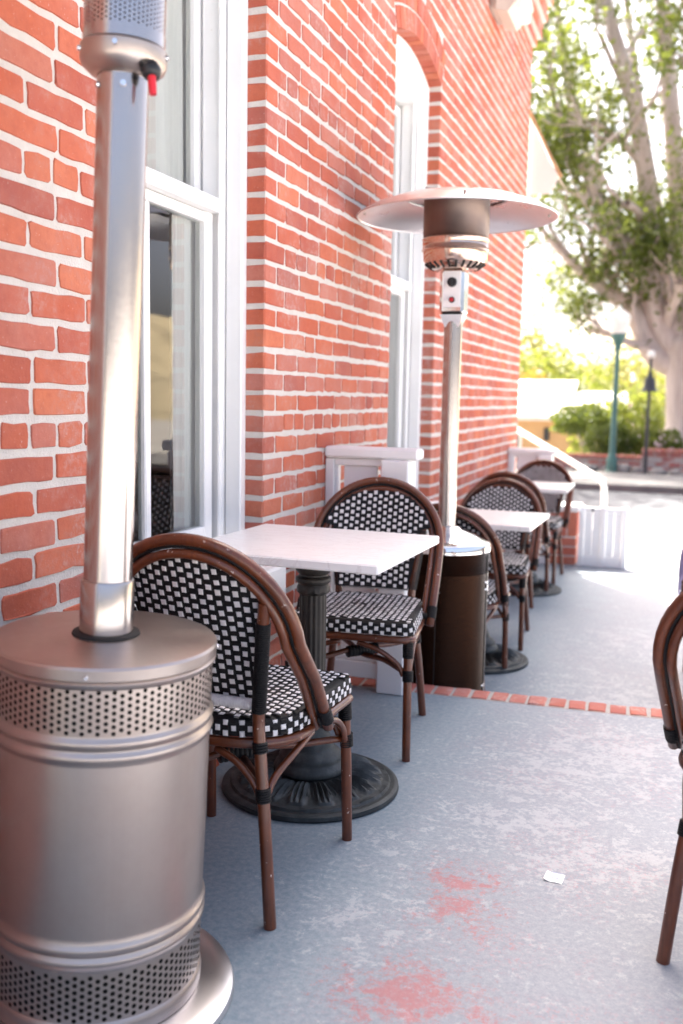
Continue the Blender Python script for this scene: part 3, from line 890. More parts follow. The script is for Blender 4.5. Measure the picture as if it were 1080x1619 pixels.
def make_chair():
    root = empty('bistro_chair')
    cane, blk, wht, bnd = M['cane'], M['black_weave'], M['white_weave'], M['binding']
    # double bent cane of the back
    b = MB(); b.tube(arch_pts(.240), .0136, 12); b.build('outer_back_hoop', cane, root, smooth=True)
    inn = arch_pts(.2105, .652, -.012)
    b = MB(); b.tube(inn, .0112, 12); b.build('inner_back_hoop', cane, root, smooth=True)
    b = MB(); b.tube(arch_pts(.2262, .654, -.004), .0062, 8); b.build('piping', bnd, root, smooth=True)
    # rear legs run up into the hoop
    for s in (-1, 1):
        P = spline([(s*.188,-.245,0),(s*.168,-.232,.22),(s*.146,-.214,.40),(s*.139,-.209,.48),(s*.155,-.232,.62),(s*.176,-.264,.755)], 6)
        b = MB(); b.tube(P, [.0145]*len(P), 12); l = b.build('rear_leg', cane, root, angle=50)
        b = MB(); wrap(b, (s*.1400,-.2105,.490), (s*.1685,-.2525,.708), .0172); b.build('binding', bnd, l, angle=60)
        b = MB(); wrap(b, (s*.1475,-.2150,.395), (s*.1440,-.2125,.420), .0178); b.build('binding', bnd, l, angle=60)
        b = MB(); wrap(b, (s*.1610,-.2265,.285), (s*.1575,-.2240,.318), .0182); b.build('binding', bnd, l, angle=60)
        # front leg
        b = MB(); b.tube([(s*.206,.236,0),(s*.203,.226,.22),(s*.199,.212,.42)], [.0140,.0145,.0145], 12); l = b.build('front_leg', cane, root, angle=50)
        b = MB(); wrap(b, (s*.2006,.217,.345), (s*.199,.212,.412), .0185); b.build('binding', bnd, l, angle=60)
        b = MB(); wrap(b, (s*.2032,.226,.268), (s*.2025,.223,.305), .0182); b.build('binding', bnd, l, angle=60)
        # hoop foot lashed to the seat frame
        b = MB(); wrap(b, (s*.240,-.058,.462), (s*.239,-.030,.425), .0172); b.build('hoop_binding', bnd, root, angle=60)
        b = MB(); wrap(b, (s*.205,-.038,.432), (s*.240,-.038,.432), .0120, .006); b.build('hoop_lashing', bnd, root, angle=60)
    # woven back panel
    def yb(x, z):
        return -.2105-(z-.655)*.37+.012-.035*(1-(x/.19)**2)*.6 if z > .655 else -.2105-(z-.655)*.30+.012-.035*(1-(x/.19)**2)*.6
    def half(z):
        up = .132+(z-.50)*.165
        if z > .652:
            q = (z-.652)/(.2105*.967)
            if q >= 1: return 0
            return min(up if z < .72 else 9, .2135*sqrt(1-q*q)+.004)
        return up
    zt = .652+.2105*.967
    sheetb = MB(); nz = 34; nxp = 20
    rows = []
    for j in range(nz+1):
        z = .497+(zt-.008-.497)*j/nz; h = max(.02, half(z))
        rows.append([(h*(2*i/nxp-1), yb(h*(2*i/nxp-1), z), z) for i in range(nxp+1)])
    fr = [p for r_ in rows for p in r_]
    bk = [(x, y-.0025, z) for x, y, z in fr]
    W = nxp+1; nfr = len(fr)
    fs = []
    for j in range(nz):
        for i in range(nxp):
            a_ = j*W+i; fs.append((a_+1, a_, a_+W, a_+W+1)); fs.append((nfr+a_, nfr+a_+1, nfr+a_+W+1, nfr+a_+W))
    sheetb.add(fr+bk, fs)
    bp = sheetb.build('woven_back', blk, root, smooth=True)
    wp = MB(); kp = MB(); pu, pv = .0205, .0123
    r0 = 0; z = .508
    while z < zt-.010:
        h = half(z)
        n = 12
        for c_ in range(-n, n+1):
            x = c_*pu
            if abs(x) > h-.007: continue
            y = yb(x, z)-.00125
            dx_ = (yb(x+.002, z)-yb(x-.002, z))/.004; dz_ = (yb(x, z+.002)-yb(x, z-.002))/.004
            U = np.array([1, dx_, 0]); U /= np.linalg.norm(U); V = np.array([0, dz_, 1]); V /= np.linalg.norm(V); N = np.cross(V, U)
            if (c_+r0) % 2 == 0: pad(wp, (x, y, z), N, U, V, .0067, .0072, .0036)
            else: pad(kp, (x, y, z), N, U, V, .0128, .0046, .0034)
        z += pv; r0 += 1
    o = wp.build('white_strands', wht, bp); o['kind'] = 'stuff'
    o = kp.build('black_strands', blk, bp); o['kind'] = 'stuff'
    b = MB(); wrap(b, (-.128,-.196,.500), (.128,-.196,.500), .0135, .0068); b.build('bottom_bar', wht, root, angle=60)
    # seat
    def sw(y):   # half width of the seat at y
        if y > -.05: return .205+(y+.05)*.045
        q = min(1, (-.05-y)/.165); return .205*sqrt(max(0, 1-q**3.2))
    plan = []
    for i in range(41):
        th = i/40
        if i == 0: pass
    pts = []
    ysr = [-.2149,-.214,-.211,-.206,-.198,-.187,-.17,-.145,-.115,-.08,-.04,.0,.05,.10,.15,.19,.212]
    rightside = [(sw(y), y) for y in ysr]+[(.206,.226),(.190,.232)]
    plan = rightside+[(x, y) for x, y in [( .1,.234),(0,.235),(-.1,.234)]]+[(-x, y) for x, y in rightside[::-1]]
    st_ = MB(); n = len(plan)
    lv = [(.985,.4215),(1.0,.427),(1.0,.453),(.985,.462),(.955,.4665)]
    vs = []
    for (k, z) in lv: vs += [(x*k, (y-.01)*k+.01, z) for x, y in plan]
    fs = []
    for j in range(len(lv)-1):
        for i in range(n): fs.append((j*n+i, j*n+(i+1) % n, (j+1)*n+(i+1) % n, (j+1)*n+i))
    fs.append(tuple(range((len(lv)-1)*n, len(lv)*n))); fs.append(tuple(range(n))[::-1])
    st_.add(vs, fs); seat = st_.build('woven_seat', blk, root, angle=50)
    wp = MB(); kp = MB(); pu, pv = .0200, .0128
    ny_ = int(.45/pv); 
    for j in range(-18, 19):
        y = .010+j*pv
        if y < -.205 or y > .222: continue
        for i in range(-11, 12):
            x = i*pu
            if abs(x) > sw(min(y, .21))*.955-.005: continue
            zz = .4672-.004*max(0, 1-((x/.19)**2+((y-.01)/.2)**2))
            if (i+j) % 2 == 0: pad(wp, (x, y, zz), (0,0,1), (1,0,0), (0,1,0), .0066, .0074, .0036)
            else: pad(kp, (x, y, zz), (0,0,1), (1,0,0), (0,1,0), .0125, .0046, .0034)
    per = along(plan+[plan[0]], 83)
    for i in range(82):
        a_, c_ = per[i], per[i+1]
        pnt = (a_+c_)/2; tv = (c_-a_)/np.linalg.norm(c_-a_); nv = np.array([tv[1], -tv[0]])
        for j in range(3):
            z = .4290+j*.0128
            kf = 1.0 if j < 2 else .992
            wpad = (i+j) % 2 == 0
            pad(wp if wpad else kp, (pnt[0]*kf, (pnt[1]-.01)*kf+.01, z), (nv[0], nv[1], .25 if j == 2 else 0), (tv[0], tv[1], 0), (0, 0, 1), .0066 if wpad else .0100, .0070 if wpad else .0048, .0032)
    o = wp.build('white_strands', wht, seat); o['kind'] = 'stuff'
    o = kp.build('black_strands', blk, seat); o['kind'] = 'stuff'
    # cane ring below the seat
    ring = along([(x*.985, (y-.01)*.985+.01, .407) for x, y in plan+[plan[0]]], 61)[:-1]
    b = MB(); b.tube(ring, .0125, 10, closed=True); b.build('seat_ring', cane, root, smooth=True)
    # braces curving from ring to legs
    def brace(P, r_=.0088):
        b = MB(); b.tube(spline(P, 5), r_, 8); b.build('brace', cane, root, smooth=True)
    for s in (-1, 1):
        brace([(s*.03,.222,.388),(s*.10,.224,.368),(s*.165,.222,.325),(s*.186,.220,.285)])
        brace([(s*.200,.06,.388),(s*.204,.13,.370),(s*.205,.185,.330),(s*.204,.207,.290)])
        brace([(s*.196,-.02,.388),(s*.190,-.10,.370),(s*.172,-.18,.335),(s*.163,-.212,.300)])
        brace([(s*.03,-.205,.388),(s*.085,-.212,.366),(s*.130,-.220,.330),(s*.148,-.222,.298)])
    # crossed stretchers
    for s in (-1, 1):
        b = MB(); b.tube(spline([(s*.197,.215,.292),(s*.10,.10,.300),(0,.0,.302+.013*s),(-s*.08,-.11,.302),(-s*.152,-.213,.302)], 4), .0100, 8); b.build('stretcher', cane, root, smooth=True)
    b = MB(); wrap(b, (-.045,-.045,.303), (.045,.045,.303), .021, .012); b.build('stretcher_lashing', bnd, root, angle=60)
    return root

chair0 = make_chair()
chair_specs = [
 ((.36, 2.135, 0), 0, 'bistro chair seen from behind, next to the large steel heater', 'first'),
 ((.332, 3.195, 0), pi+radians(6), 'bistro chair with chipped brown frame facing the viewer before the bronze heater', 'copy'),
 ((.385, 4.50, ZL), 0, 'bistro chair seen from behind, half hidden by the bronze heater', 'copy'),
 ((.385, 5.42, ZL), pi+radians(2), 'bistro chair facing the viewer across the second marble table', 'copy'),
 ((.315, 6.56, ZL), radians(-2), 'bistro chair seen from behind at the farthest table', 'copy'),
 ((.335, 7.43, ZL), pi-radians(3), 'farthest bistro chair, beside the low brick pier', 'copy'),
 ((1.626, 2.276, 0), radians(-12), 'bistro chair cut off by the right edge of the photo in the foreground', 'copy'),
 ((1.658, 4.87, ZL), 0, 'bistro chair just outside the right edge on the lower patio, with lavender cloth', 'copy'),
]
for i, (loc, rz, lab, _) in enumerate(chair_specs):
    r = chair0 if i == 0 else copy_tree(chair0)
    r.location = loc; r.rotation_euler = (0, 0, rz)
    tag(r, lab, 'chair', 'rattan bistro chairs with black and white woven seats')

# lavender cloth over the hoop of the right-hand far chair
cl = MB(); nu, nv_ = 26, 20; vs = []
for j in range(nv_+1):
    q = j/nv_
    for i in range(nu+1):
        th = radians(-94+30*i/nu)
        x, z = .258*sin(th), .655+.255*cos(th)
        fold = .006*sin(i*1.3)+.004*sin(i*2.7+j*.4)
        if q < .5:
            d = (.5-q)*2*.16; P = (x*(1.0+.03*q)+fold*.5-.004, -.252-(z-.655)*.37+fold-.02*q, z-d*.95)
        else:
            d = (q-.5)*2*.12; P = (x*1.0+fold*.5-.004, -.178-(z-.655)*.37+fold+.02*(q-.5), z-d*.95)
        vs.append(P)
fs = [(j*(nu+1)+i, j*(nu+1)+i+1, (j+1)*(nu+1)+i+1, (j+1)*(nu+1)+i) for j in range(nv_) for i in range(nu)]
cl.add(vs, fs); o = cl.build('draped_cloth', M['lavender_cloth'], smooth=True, loc=(1.658, 4.87, ZL-.002))
sm = o.modifiers.new('thickness', 'SOLIDIFY'); sm.thickness = .004
tag(o, 'lavender cloth hanging over the chair at the right edge', 'cloth')

# ------------------------------------------------------------------ tables
def make_table():
    root = empty('pedestal_table')
    b = MB(); b.box(-.3075, .3075, -.305, .305, .738, .765, .004)
    b.build('table_top', M['marble'], root)
    b = MB(); b.box(-.13, .13, -.13, .13, .727, .737, .003); b.lathe([(.05,.70),(.06,.7265)], 24); b.build('mounting_plate', M['iron_col'], root)
    # fluted column
    seg = 96; prof = []
    b = MB()
    def ringv(r_, z, fl=0.0):
        return [((r_-fl*(abs(sin(k*pi/6)) < .55))*cos(2*pi*k/seg), (r_-fl*(abs(sin(k*pi/6)) < .55))*sin(2*pi*k/seg), z) for k in range(seg)]
    levels = [(.052,.20,0),(.052,.212,0),(.045,.222,0),(.043,.235,.0035),(.041,.60,.0035),(.041,.612,0)]
    vs = []; fs = []
    for r_, z, f_ in levels: vs += ringv(r_, z, f_)
    for i in range(len(levels)-1):
        for k in range(seg): fs.append((i*seg+k, i*seg+(k+1) % seg, (i+1)*seg+(k+1) % seg, (i+1)*seg+k))
    b.add(vs, fs); b.build('column', M['iron_col'], root, angle=40)
    # capital with a scalloped collar
    b = MB(); vs = []; fs = []
    cap = [(.041,.606,0),(.046,.612,.3),(.050,.622,.9),(.049,.632,.6),(.046,.638,0),(.052,.645,0),(.0545,.652,0),(.052,.659,0),(.045,.663,0),(.044,.668,0),(.050,.674,0),(.056,.684,0),(.0575,.694,0),(.054,.702,0),(.055,.705,0)]
    for r_, z, sc in cap:
        for k in range(seg):
            a_ = 2*pi*k/seg; q = abs(sin(a_*5))
            vs.append(((r_+.002*sc*q)*cos(a_), (r_+.002*sc*q)*sin(a_), z-.008*sc*q))
    for i in range(len(cap)-1):
        for k in range(seg): fs.append((i*seg+k, i*seg+(k+1) % seg, (i+1)*seg+(k+1) % seg, (i+1)*seg+k))
    b.add(vs, fs); b.build('capital', M['iron_col'], root, angle=45)
    # bell of the foot
    b = MB(); b.lathe([(.112,.062),(.114,.070),(.110,.080),(.100,.090),(.097,.096),(.099,.103),(.092,.114),(.076,.126),(.069,.134),(.070,.142),(.062,.156),(.054,.176),(.052,.201)], 64, close_bot=False); b.build('bell', M['iron'], root, angle=50)
    # round plate with acanthus relief
    b = MB(); na, nr = 288, 40
    rad = [.08+(.272-.08)*i/nr for i in range(nr+1)]
    vs = []; fs = []
    def relief(r_, a_):
        z = .058-.036*((r_-.08)/.19)
        if .112 < r_ < .222:
            q = (r_-.112)/.11
            s8 = (a_/(2*pi)*16) % 1.0; d = abs(s8-.5)*2          # sixteen leaves
            env = max(0, 1-(d/(.98-.35*q*q))**4)
            curl = .5+.5*cos((s8-.5)*2*pi*(3.2+1.5*q)+ (s8-.5)*3)
            z += env*(.006+.015*curl*sin(q*pi)**.7)
        s16 = (a_/(2*pi)*16+.5) % 1.0
        if .226 < r_ < .244 and .22 < s16 < .78: z = .0295
        if r_ > .246: z = .0215
        if r_ > .262: z = .0215-(r_-.262)*.5
        return z
    for r_ in rad:
        for k in range(na):
            a_ = 2*pi*k/na; vs.append((r_*cos(a_), r_*sin(a_), relief(r_, a_)))
    for k in range(na): a_ = 2*pi*k/na; vs.append((.274*cos(a_), .274*sin(a_), .006))
    for k in range(na): a_ = 2*pi*k/na; vs.append((.268*cos(a_), .268*sin(a_), .0))
    for i in range(nr+2):
        for k in range(na): fs.append((i*na+k, i*na+(k+1) % na, (i+1)*na+(k+1) % na, (i+1)*na+k))
    fs = [f[::-1] for f in fs]
    b.add(vs, fs); b.build('base_plate', M['iron'], root, angle=35)
    return root
tab0 = make_table()
for i, (loc, rz, lab) in enumerate([
  ((.340, 2.675, 0), radians(-1.5), 'nearest square marble top table on a fluted iron pedestal'),
  ((.410, 4.90, ZL), radians(-1), 'second square marble table, behind the bronze heater'),
  ((.345, 6.92, ZL), radians(1), 'farthest square marble table near the brick pier')]):
    r = tab0 if i == 0 else copy_tree(tab0)
    r.location = loc; r.rotation_euler = (0, 0, rz)
    tag(r, lab, 'table', 'square marble cafe tables along the brick wall')

# ------------------------------------------------------------------ patio heaters
def perforated(mb, R, z0, z1, cols, hole=.68):
    """sheet rolled into a band, punched in staggered columns"""
    p = 2*pi*R/cols; rows = max(2, int(round((z1-z0)/(p*.97)))); h = (z1-z0)/rows
    rad = min(p, h)*.5*hole
    base = [(-.5,-.5),(0,-.5),(.5,-.5),(.5,0),(.5,.5),(0,.5),(-.5,.5),(-.5,0)]
    P3 = lambda u, z: (R*cos(u/R), R*sin(u/R), z)
    for c_ in range(cols):
        uc = c_*p; odd = c_ % 2
        for r_ in range(rows-odd):
            zc = z0+(r_+.5+.5*odd)*h
            vs = [(uc+a*p, zc+b*h) for a, b in base]+[(uc+a/sqrt(a*a+b*b)*rad, zc+b/sqrt(a*a+b*b)*rad) for a, b in base]
            mb.add([P3(u, z) for u, z in vs], [(k, (k+1) % 8, 8+(k+1) % 8, 8+k) for k in range(8)])
        if odd:
            for (za, zb) in ((z0, z0+h/2), (z1-h/2, z1)):
                mb.add([P3(uc-p/2, za), P3(uc, za), P3(uc+p/2, za), P3(uc+p/2, zb), P3(uc, zb), P3(uc-p/2, zb)], [(0,1,2,3,4,5)])

def heater_steel():
    tilt = radians(2.7)
    root = empty('patio_heater', (.316, 1.546, .0125)); root.rotation_euler = (0, tilt, 0)
    tag(root, 'large stainless steel patio heater with perforated bands in the left foreground', 'patio heater')
    st = M['steel']
    R = .204
    b = MB(); b.lathe([(.276,-.001),(.278,.006),(.274,.016),(.262,.022),(.24,.026),(.2,.03)], 96); b.build('base_plate', M['alu_reflector'], root, angle=40)
    b = MB(); b.lathe([(R-.012,.03),(R-.012,.684)], 64); b.build('gas_bottle_liner', M['dark_inside'], root, smooth=True)
    # body: plain sheet between the perforated bands with pressed ribs
    def rib(z, h=.011, d=.006): return [(R, z-h), (R+d*.7, z-h*.55), (R+d, z), (R+d*.7, z+h*.55), (R, z+h)]
    prof = [(R, .160)]+rib(.180)+rib(.204)+[(R,.228),(R+.0005,.40),(R,.545)]+rib(.562)+rib(.588)+[(R,.602)]
    b = MB(); b.lathe(prof, 128, close_top=False, close_bot=False); b.build('body', st, root, angle=60)
    b = MB(); b.lathe([(R+.004,.031),(R+.005,.05),(R+.002,.062),(R,.064)], 128, close_top=False, close_bot=False); b.build('lower_hoop', st, root, angle=60)
    b = MB(); perforated(b, R, .064, .160, 96); b.build('lower_perforated_band', M['steel_screen'], root, smooth=True)
    b = MB(); perforated(b, R, .602, .688, 96); b.build('upper_perforated_band', M['steel_screen'], root, smooth=True)
    b = MB(); b.lathe([(R-.002,0.6840),(R+.003,0.6875),(R+.006,0.6940),(R+.0065,0.6965),(R+.002,0.7000),(R+.006,0.7030),(R+.007,0.7220),(R+.004,0.7265),(R-.004,0.7280),(R*.6,0.7305),(.075,0.7320),(.06,0.7325)], 128); lid = b.build('lid', st, root, angle=35)
    for a_ in (-1.15, .5, 2.3, 4.0):
        b = MB(); q = np.array([(R+.007)*cos(a_), (R+.007)*sin(a_), .710]); b.tube([q, q*np.array([1.012,1.012,1])], [.005,.0035], 10); b.build('screw', M['chrome'], lid, angle=50)
    b = MB(); b.lathe([(.064,0.7326),(.063,0.7360),(.05,0.7370)], 48); b.build('collar_seal', M['dark_inside'], root, angle=40)
    b = MB(); b.lathe([(.0505,0.7371),(.0505,.835),(.049,.838),(.046,.8385)], 64); b.build('pole_sleeve', M['steel_bright'], root, angle=40)
    b = MB(); b.lathe([(.0452,.8386),(.0452,1.7410)], 64); b.build('pole', M['steel_bright'], root, angle=40)
    for a_ in (-2.2, -1.0):
        b = MB(); q = np.array([.0455*cos(a_), .0455*sin(a_), 1.721]); b.tube([q, q*np.array([1.10,1.10,1])], [.006,.005], 10); b.build('pole_screw', M['chrome'], root, angle=50)
    b = MB(); b.lathe([(.050,1.7415),(.058,1.7440),(.072,1.7560),(.0755,1.7660),(.0755,1.7880),(.072,1.7920)], 64); cup = b.build('burner_cup', st, root, angle=40)
    for a_ in (-2.4, -1.2, .3):
        b = MB(); q = np.array([.0757*cos(a_), .0757*sin(a_), 1.778]); b.tube([q, q*np.array([1.06,1.06,1])], [.0055,.0045], 10); b.build('screw', M['chrome'], cup, angle=50)
    b = MB(); perforated(b, .0705, 1.8120, 2.1060, 56, .5); b.build('emitter_screen', M['steel_bright'], root, smooth=True)
    b = MB(); b.lathe([(.0715,1.7930),(.0715,1.8140)], 64, close_top=False); b.build('emitter_foot_ring', M['steel_bright'], root, angle=40)
    b = MB(); b.lathe([(.055,1.7940),(.055,2.1050)], 32); b.build('emitter_core', M['heat_screen'], root, smooth=True)
    b = MB(); b.lathe([(.40,2.1010),(.404,2.1030),(.39,2.1260),(.28,2.1660),(.12,2.1910),(.02,2.1960)], 96, close_bot=False); b.build('reflector', M['alu_reflector'], root, angle=40)
    b = MB(); b.tube([(.066,-.022,1.7500),(.072,-.026,1.7420),(.075,-.028,1.7320)], [.016,.018,.014], 12); b.build('igniter_boot', M['black_plastic'], root, smooth=True)
    b = MB(); b.tube([(.074,-.028,1.7340),(.077,-.030,1.7200),(.080,-.031,1.7020)], [.0075,.0072,.0065], 12); b.build('igniter_lever', M['red_plastic'], root, angle=50)
    return root
heater_steel()

def heater_bronze():
    root = empty('patio_heater', (.426, 4.062, ZL))
    tag(root, 'bronze and chrome patio heater with round reflector hood at the brick step', 'patio heater')
    R = .186; z_ = -ZL
    br = M['bronze']
    top = .551+z_
    b = MB(); b.lathe([(R,.0),(R+.002,.012),(R+.002,.03),(R-.001,.034),(R+.003,.052),(R-.001,.058),(R,top-.09),(R-.0015,top-.0885),(R,top-.087),(R,top-.01),(R+.003,top-.004),(R+.003,top)], 96); body = b.build('tank_cover', br, root, angle=45)
    # door seams, hinges and vent notches
    def on(a_, z, rr=R): return np.array([rr*cos(a_), rr*sin(a_), z])
    A = -pi/2+.03
    for a_ in (A, A+1.45):
        b = MB(); b.tube([on(a_, .065, R+.0005), on(a_, top-.012, R+.0005)], .0022, 6); b.build('door_seam', M['dark_inside'], root)
        for z in (.115, top-.145):
            b = MB(); b.tube([on(a_, z-.022, R+.003), on(a_, z+.022, R+.003)], .0042, 8)
            for s in (-1, 1):
                for dz in (-.015, .015):
                    q = on(a_+s*.075, z+dz); b.tube([q, q*np.array([1.022,1.022,1])], [.0055,.004], 8)
                    b.tube([on(a_, z+dz, R+.002), on(a_+s*.075, z+dz, R+.0015)], .0022, 6)
            b.build('hinge', M['chrome'], root, angle=50)
    for a_ in (A+.62, A-.9):
        b = MB(); b.tube([on(a_, .004, R+.0015), on(a_, .022, R+.0015), on(a_, .030, R+.001)], [.011,.011,.004], 10); b.build('vent_notch', M['dark_inside'], root)
    ch = M['chrome']
    b = MB(); b.lathe([(R+.006,top+.0005),(R+.006,top+.030),(R+.001,top+.038),(R-.030,top+.052),(.12,top+.072),(.07,top+.088),(.055,top+.100),(.045,top+.104)], 96); b.build('dome_lid', ch, root, angle=50)
    zp = .655+z_
    b = MB(); b.lathe([(.0385,zp-.03),(.0385,1.56+z_)], 48); b.build('pole', M['steel_bright'], root, angle=40)
    b = MB(); b.box(-.052, .052, -.052, .052, 1.552+z_, 1.735+z_, .012); b.add([(-.030,-.030,1.50+z_),(.030,-.030,1.50+z_),(.030,.030,1.50+z_),(-.030,.030,1.50+z_),(-.048,-.048,1.551+z_),(.048,-.048,1.551+z_),(.048,.048,1.551+z_),(-.048,.048,1.551+z_)], [(0,1,5,4),(1,2,6,5),(2,3,7,6),(3,0,4,7)])
    box = b.build('control_box', ch, root)
    b = MB(); b.box(-.034, .040, -.0555, -.0525, 1.58+z_, 1.728+z_, .002); b.build('control_plate', M['white'], box)
    b = MB(); kz = 1.682+z_
    b.tube([(.003,-.056,kz),(.003,-.070,kz)], [.0205,.0185], 24); b.box(-.001, .007, -.077, -.0695, kz-.017, kz+.017, .002); b.build('knob', M['black_plastic'], box)
    b = MB(); kz = 1.610+z_; b.tube([(.004,-.056,kz),(.004,-.062,kz)], [.013,.012], 20); bz = b.build('button_bezel', M['black_plastic'], box)
    b = MB(); b.tube([(.004,-.0625,kz),(.004,-.069,kz)], [.0085,.0075], 16); b.build('igniter_button', M['red_plastic'], box)
    # slotted burner cup, bands, screen
    z1 = 1.735+z_
    b = MB(); b.lathe([(.06,z1+.001),(.092,z1+.004),(.118,z1+.020),(.134,z1+.038),(.136,z1+.075)], 72, close_top=False); cup = b.build('burner_cup', M['heat_reflect_chrome'], root, angle=50)
    for k in range(24):
        a_ = 2*pi*k/24; p0 = np.array([.098*cos(a_), .098*sin(a_), z1+.0065]); p1 = np.array([.126*cos(a_), .126*sin(a_), z1+.0265])
        b = MB(); b.tube([p0, p1], .0055, 6); b.build('slot', M['dark_inside'], cup)
    b = MB(); b.lathe([(.139,z1+.0755),(.143,z1+.080),(.139,z1+.084),(.139,z1+.120),(.142,z1+.124),(.139,z1+.128)], 72); b.build('burner_band', M['heat_reflect_chrome'], root, angle=50)
    b = MB(); b.lathe([(.1375,z1+.1285),(.1375,z1+.300)], 72, close_top=False); b.build('heat_screen', M['heat_screen'], root, smooth=True)
    b = MB()
    zr = 1.952+z_
    b.lathe([(.415,zr),(.4165,zr+.003),(.36,zr+.035),(.27,zr+.068),(.20,zr+.082),(.13,zr+.092),(.02,zr+.098)], 96, close_bot=False)
    b.lathe([(.413,zr-.001),(.36,zr+.031),(.27,zr+.064),(.20,zr+.078),(.13,zr+.088),(.02,zr+.094)], 96, close_bot=False, close_top=False)
    hood = b.build('reflector_hood', M['alu_reflector'], root, angle=50)
    b = MB(); rim = [(.4155*cos(2*pi*k/64), .4155*sin(2*pi*k/64), zr) for k in range(64)]; b.tube(rim, .004, 8, closed=True); b.build('rim', M['alu_reflector'], hood, smooth=True)
    b = MB(); b.lathe([(.20,zr+.070),(.212,zr+.071),(.205,zr+.079)], 64, close_bot=False, close_top=False); b.build('inner_ring', ch, hood, angle=50)
    for k in range(8):
        a_ = 2*pi*k/8+.3
        b = MB(); rr = .19 if k % 2 else .385; zz = zr+(.084 if k % 2 else .020)
        b.tube([(rr*cos(a_), rr*sin(a_), zz-.014), (rr*cos(a_), rr*sin(a_), zz+.012)], .005, 8); b.build('bolt', M['steel_screen'], hood)
    return root
heater_bronze()

# ------------------------------------------------------------------ scrap of paper on the floor
pp = empty('paper_scrap', (1.125, 2.36, 0)); pp.rotation_euler = (0, 0, radians(-4)); tag(pp, 'small white paper scrap lying on the worn floor', 'paper')
b = MB(); n = 6; vs = []
for z in (.0012, .0022):
    for j in range(n+1):
        for i in range(n+1):
            u, v = i/n-.5, j/n-.5
            vs.append((u*.046, v*.050, z+.0035*max(0, -u*1.2-v*.2-.2)**1.5*4+.0008*sin(u*9)))
W = n+1; fs = []
for j in range(n):
    for i in range(n):
        a_ = j*W+i; fs.append((a_+W*W, a_+1+W*W, a_+W+1+W*W, a_+W+W*W)); fs.append((a_+1, a_, a_+W, a_+W+1))
for i in range(n): fs += [(i, i+1, i+1+W*W, i+W*W)]
for j in range(n): fs += [(j*W+W, j*W, j*W+W*W, j*W+W+W*W)]
b.add(vs, fs); b.build('sheet', M['paper'], pp)
for (x0, x1, y0, y1) in ((-.010, .017, .016, .0195), (-.004, .0, -.012, -.009), (.004, .014, -.012, -.009), (-.008, .012, -.002, -.0005)):
    b = MB(); b.box(x0, x1, y0, y1, .0062, .0066); b.build('print_line', M['ink'], pp)

# ------------------------------------------------------------------ across the street
# garden wall of purple-red bricks
gw = empty('garden_wall', (0, 21.3, ZS)); tag(gw, 'low weathered brick garden wall across the street', 'wall')
b = MB(); b.box(-9, .60, .012, .24, -.2, .34); b.box(.60, 9, .012, .24, -.2, .50); b.build('mortar_core', M['joint'], gw)
vm = []
for k in range(6):
    q = MB(); q.box(-.13, .13, -.10, .10, -.045, .045, .012); q.v = [(x+random.gauss(0,.004), y+random.gauss(0,.006), z+random.gauss(0,.004)) for x, y, z in q.v]; vm.append(q.mesh('brick', M['brick_far']))
fieldb = MB()
for k in range(5):
    z = .05+k*.10
    x = -8.9+(.135 if k % 2 else 0)
    while x < 8.8:
        if (x > .6 or z < .3):
            if -2.6 < x < 2.2:
                o = link('brick', random.choice(vm), gw); o.location = (x, .105+random.gauss(0,.006), z); o.scale = (random.uniform(.9,1.0), 1, 1)
            else: fieldb.box(x-.125, x+.125, .01, .2, z-.044, z+.044, .01)
        x += .275
o = fieldb.build('brick_field', M['brick_far'], gw); o['kind'] = 'stuff'
cp = []
x = -8.9
cap_m = MB(); cap_m.box(-.052, .052, -.16, .16, 0, .07, .012); cap_m = cap_m.mesh('cap_brick', M['brick_floor'])
capf = MB()
while x < 8.9:
    zc = .341 if x < .55 else .501
    if -2.6 < x < 2.2:
        o = link('cap_brick', cap_m, gw); o.location = (x, .125+random.gauss(0,.01), zc+random.uniform(0,.006)); o.rotation_euler = (0,0,random.gauss(0,.03))
    else: capf.box(x-.05, x+.05, -.03, .28, zc, zc+.07, .01)
    x += .118
o = capf.build('cap_field', M['brick_floor'], gw); o['kind'] = 'stuff'

# rocks along the wall
for i in range(16):
    x = random.uniform(-3.4, 2.6); s = random.uniform(.08, .17)
    if i < 10: x = -1.5+i*.35
    b = MB(); vs = []; fs = []
    nu, nv_ = 12, 7
    ph = [random.uniform(0, 6.28) for _ in range(6)]
    for j in range(nv_+1):
        e = -pi/2+pi*j/nv_
        for k in range(nu):
            a_ = 2*pi*k/nu
            q = s*(1+.18*sin(2*a_+ph[0])*cos(e)+.14*sin(3*a_+ph[1]+2*e)+.12*sin(4*e+ph[2]))
            vs.append((q*1.25*cos(e)*cos(a_), q*cos(e)*sin(a_), q*.72*sin(e)))
    for j in range(nv_):
        for k in range(nu): fs.append((j*nu+k, j*nu+(k+1) % nu, (j+1)*nu+(k+1) % nu, (j+1)*nu+k))
    b.add(vs, fs)
    o = b.build('boulder', M['rock'], None, smooth=True, loc=(x, random.uniform(20.5, 20.98), ZS+.06+s*.42))
    tag(o, 'pale boulder in the bed before the garden wall', 'rock', 'boulders before the garden wall')

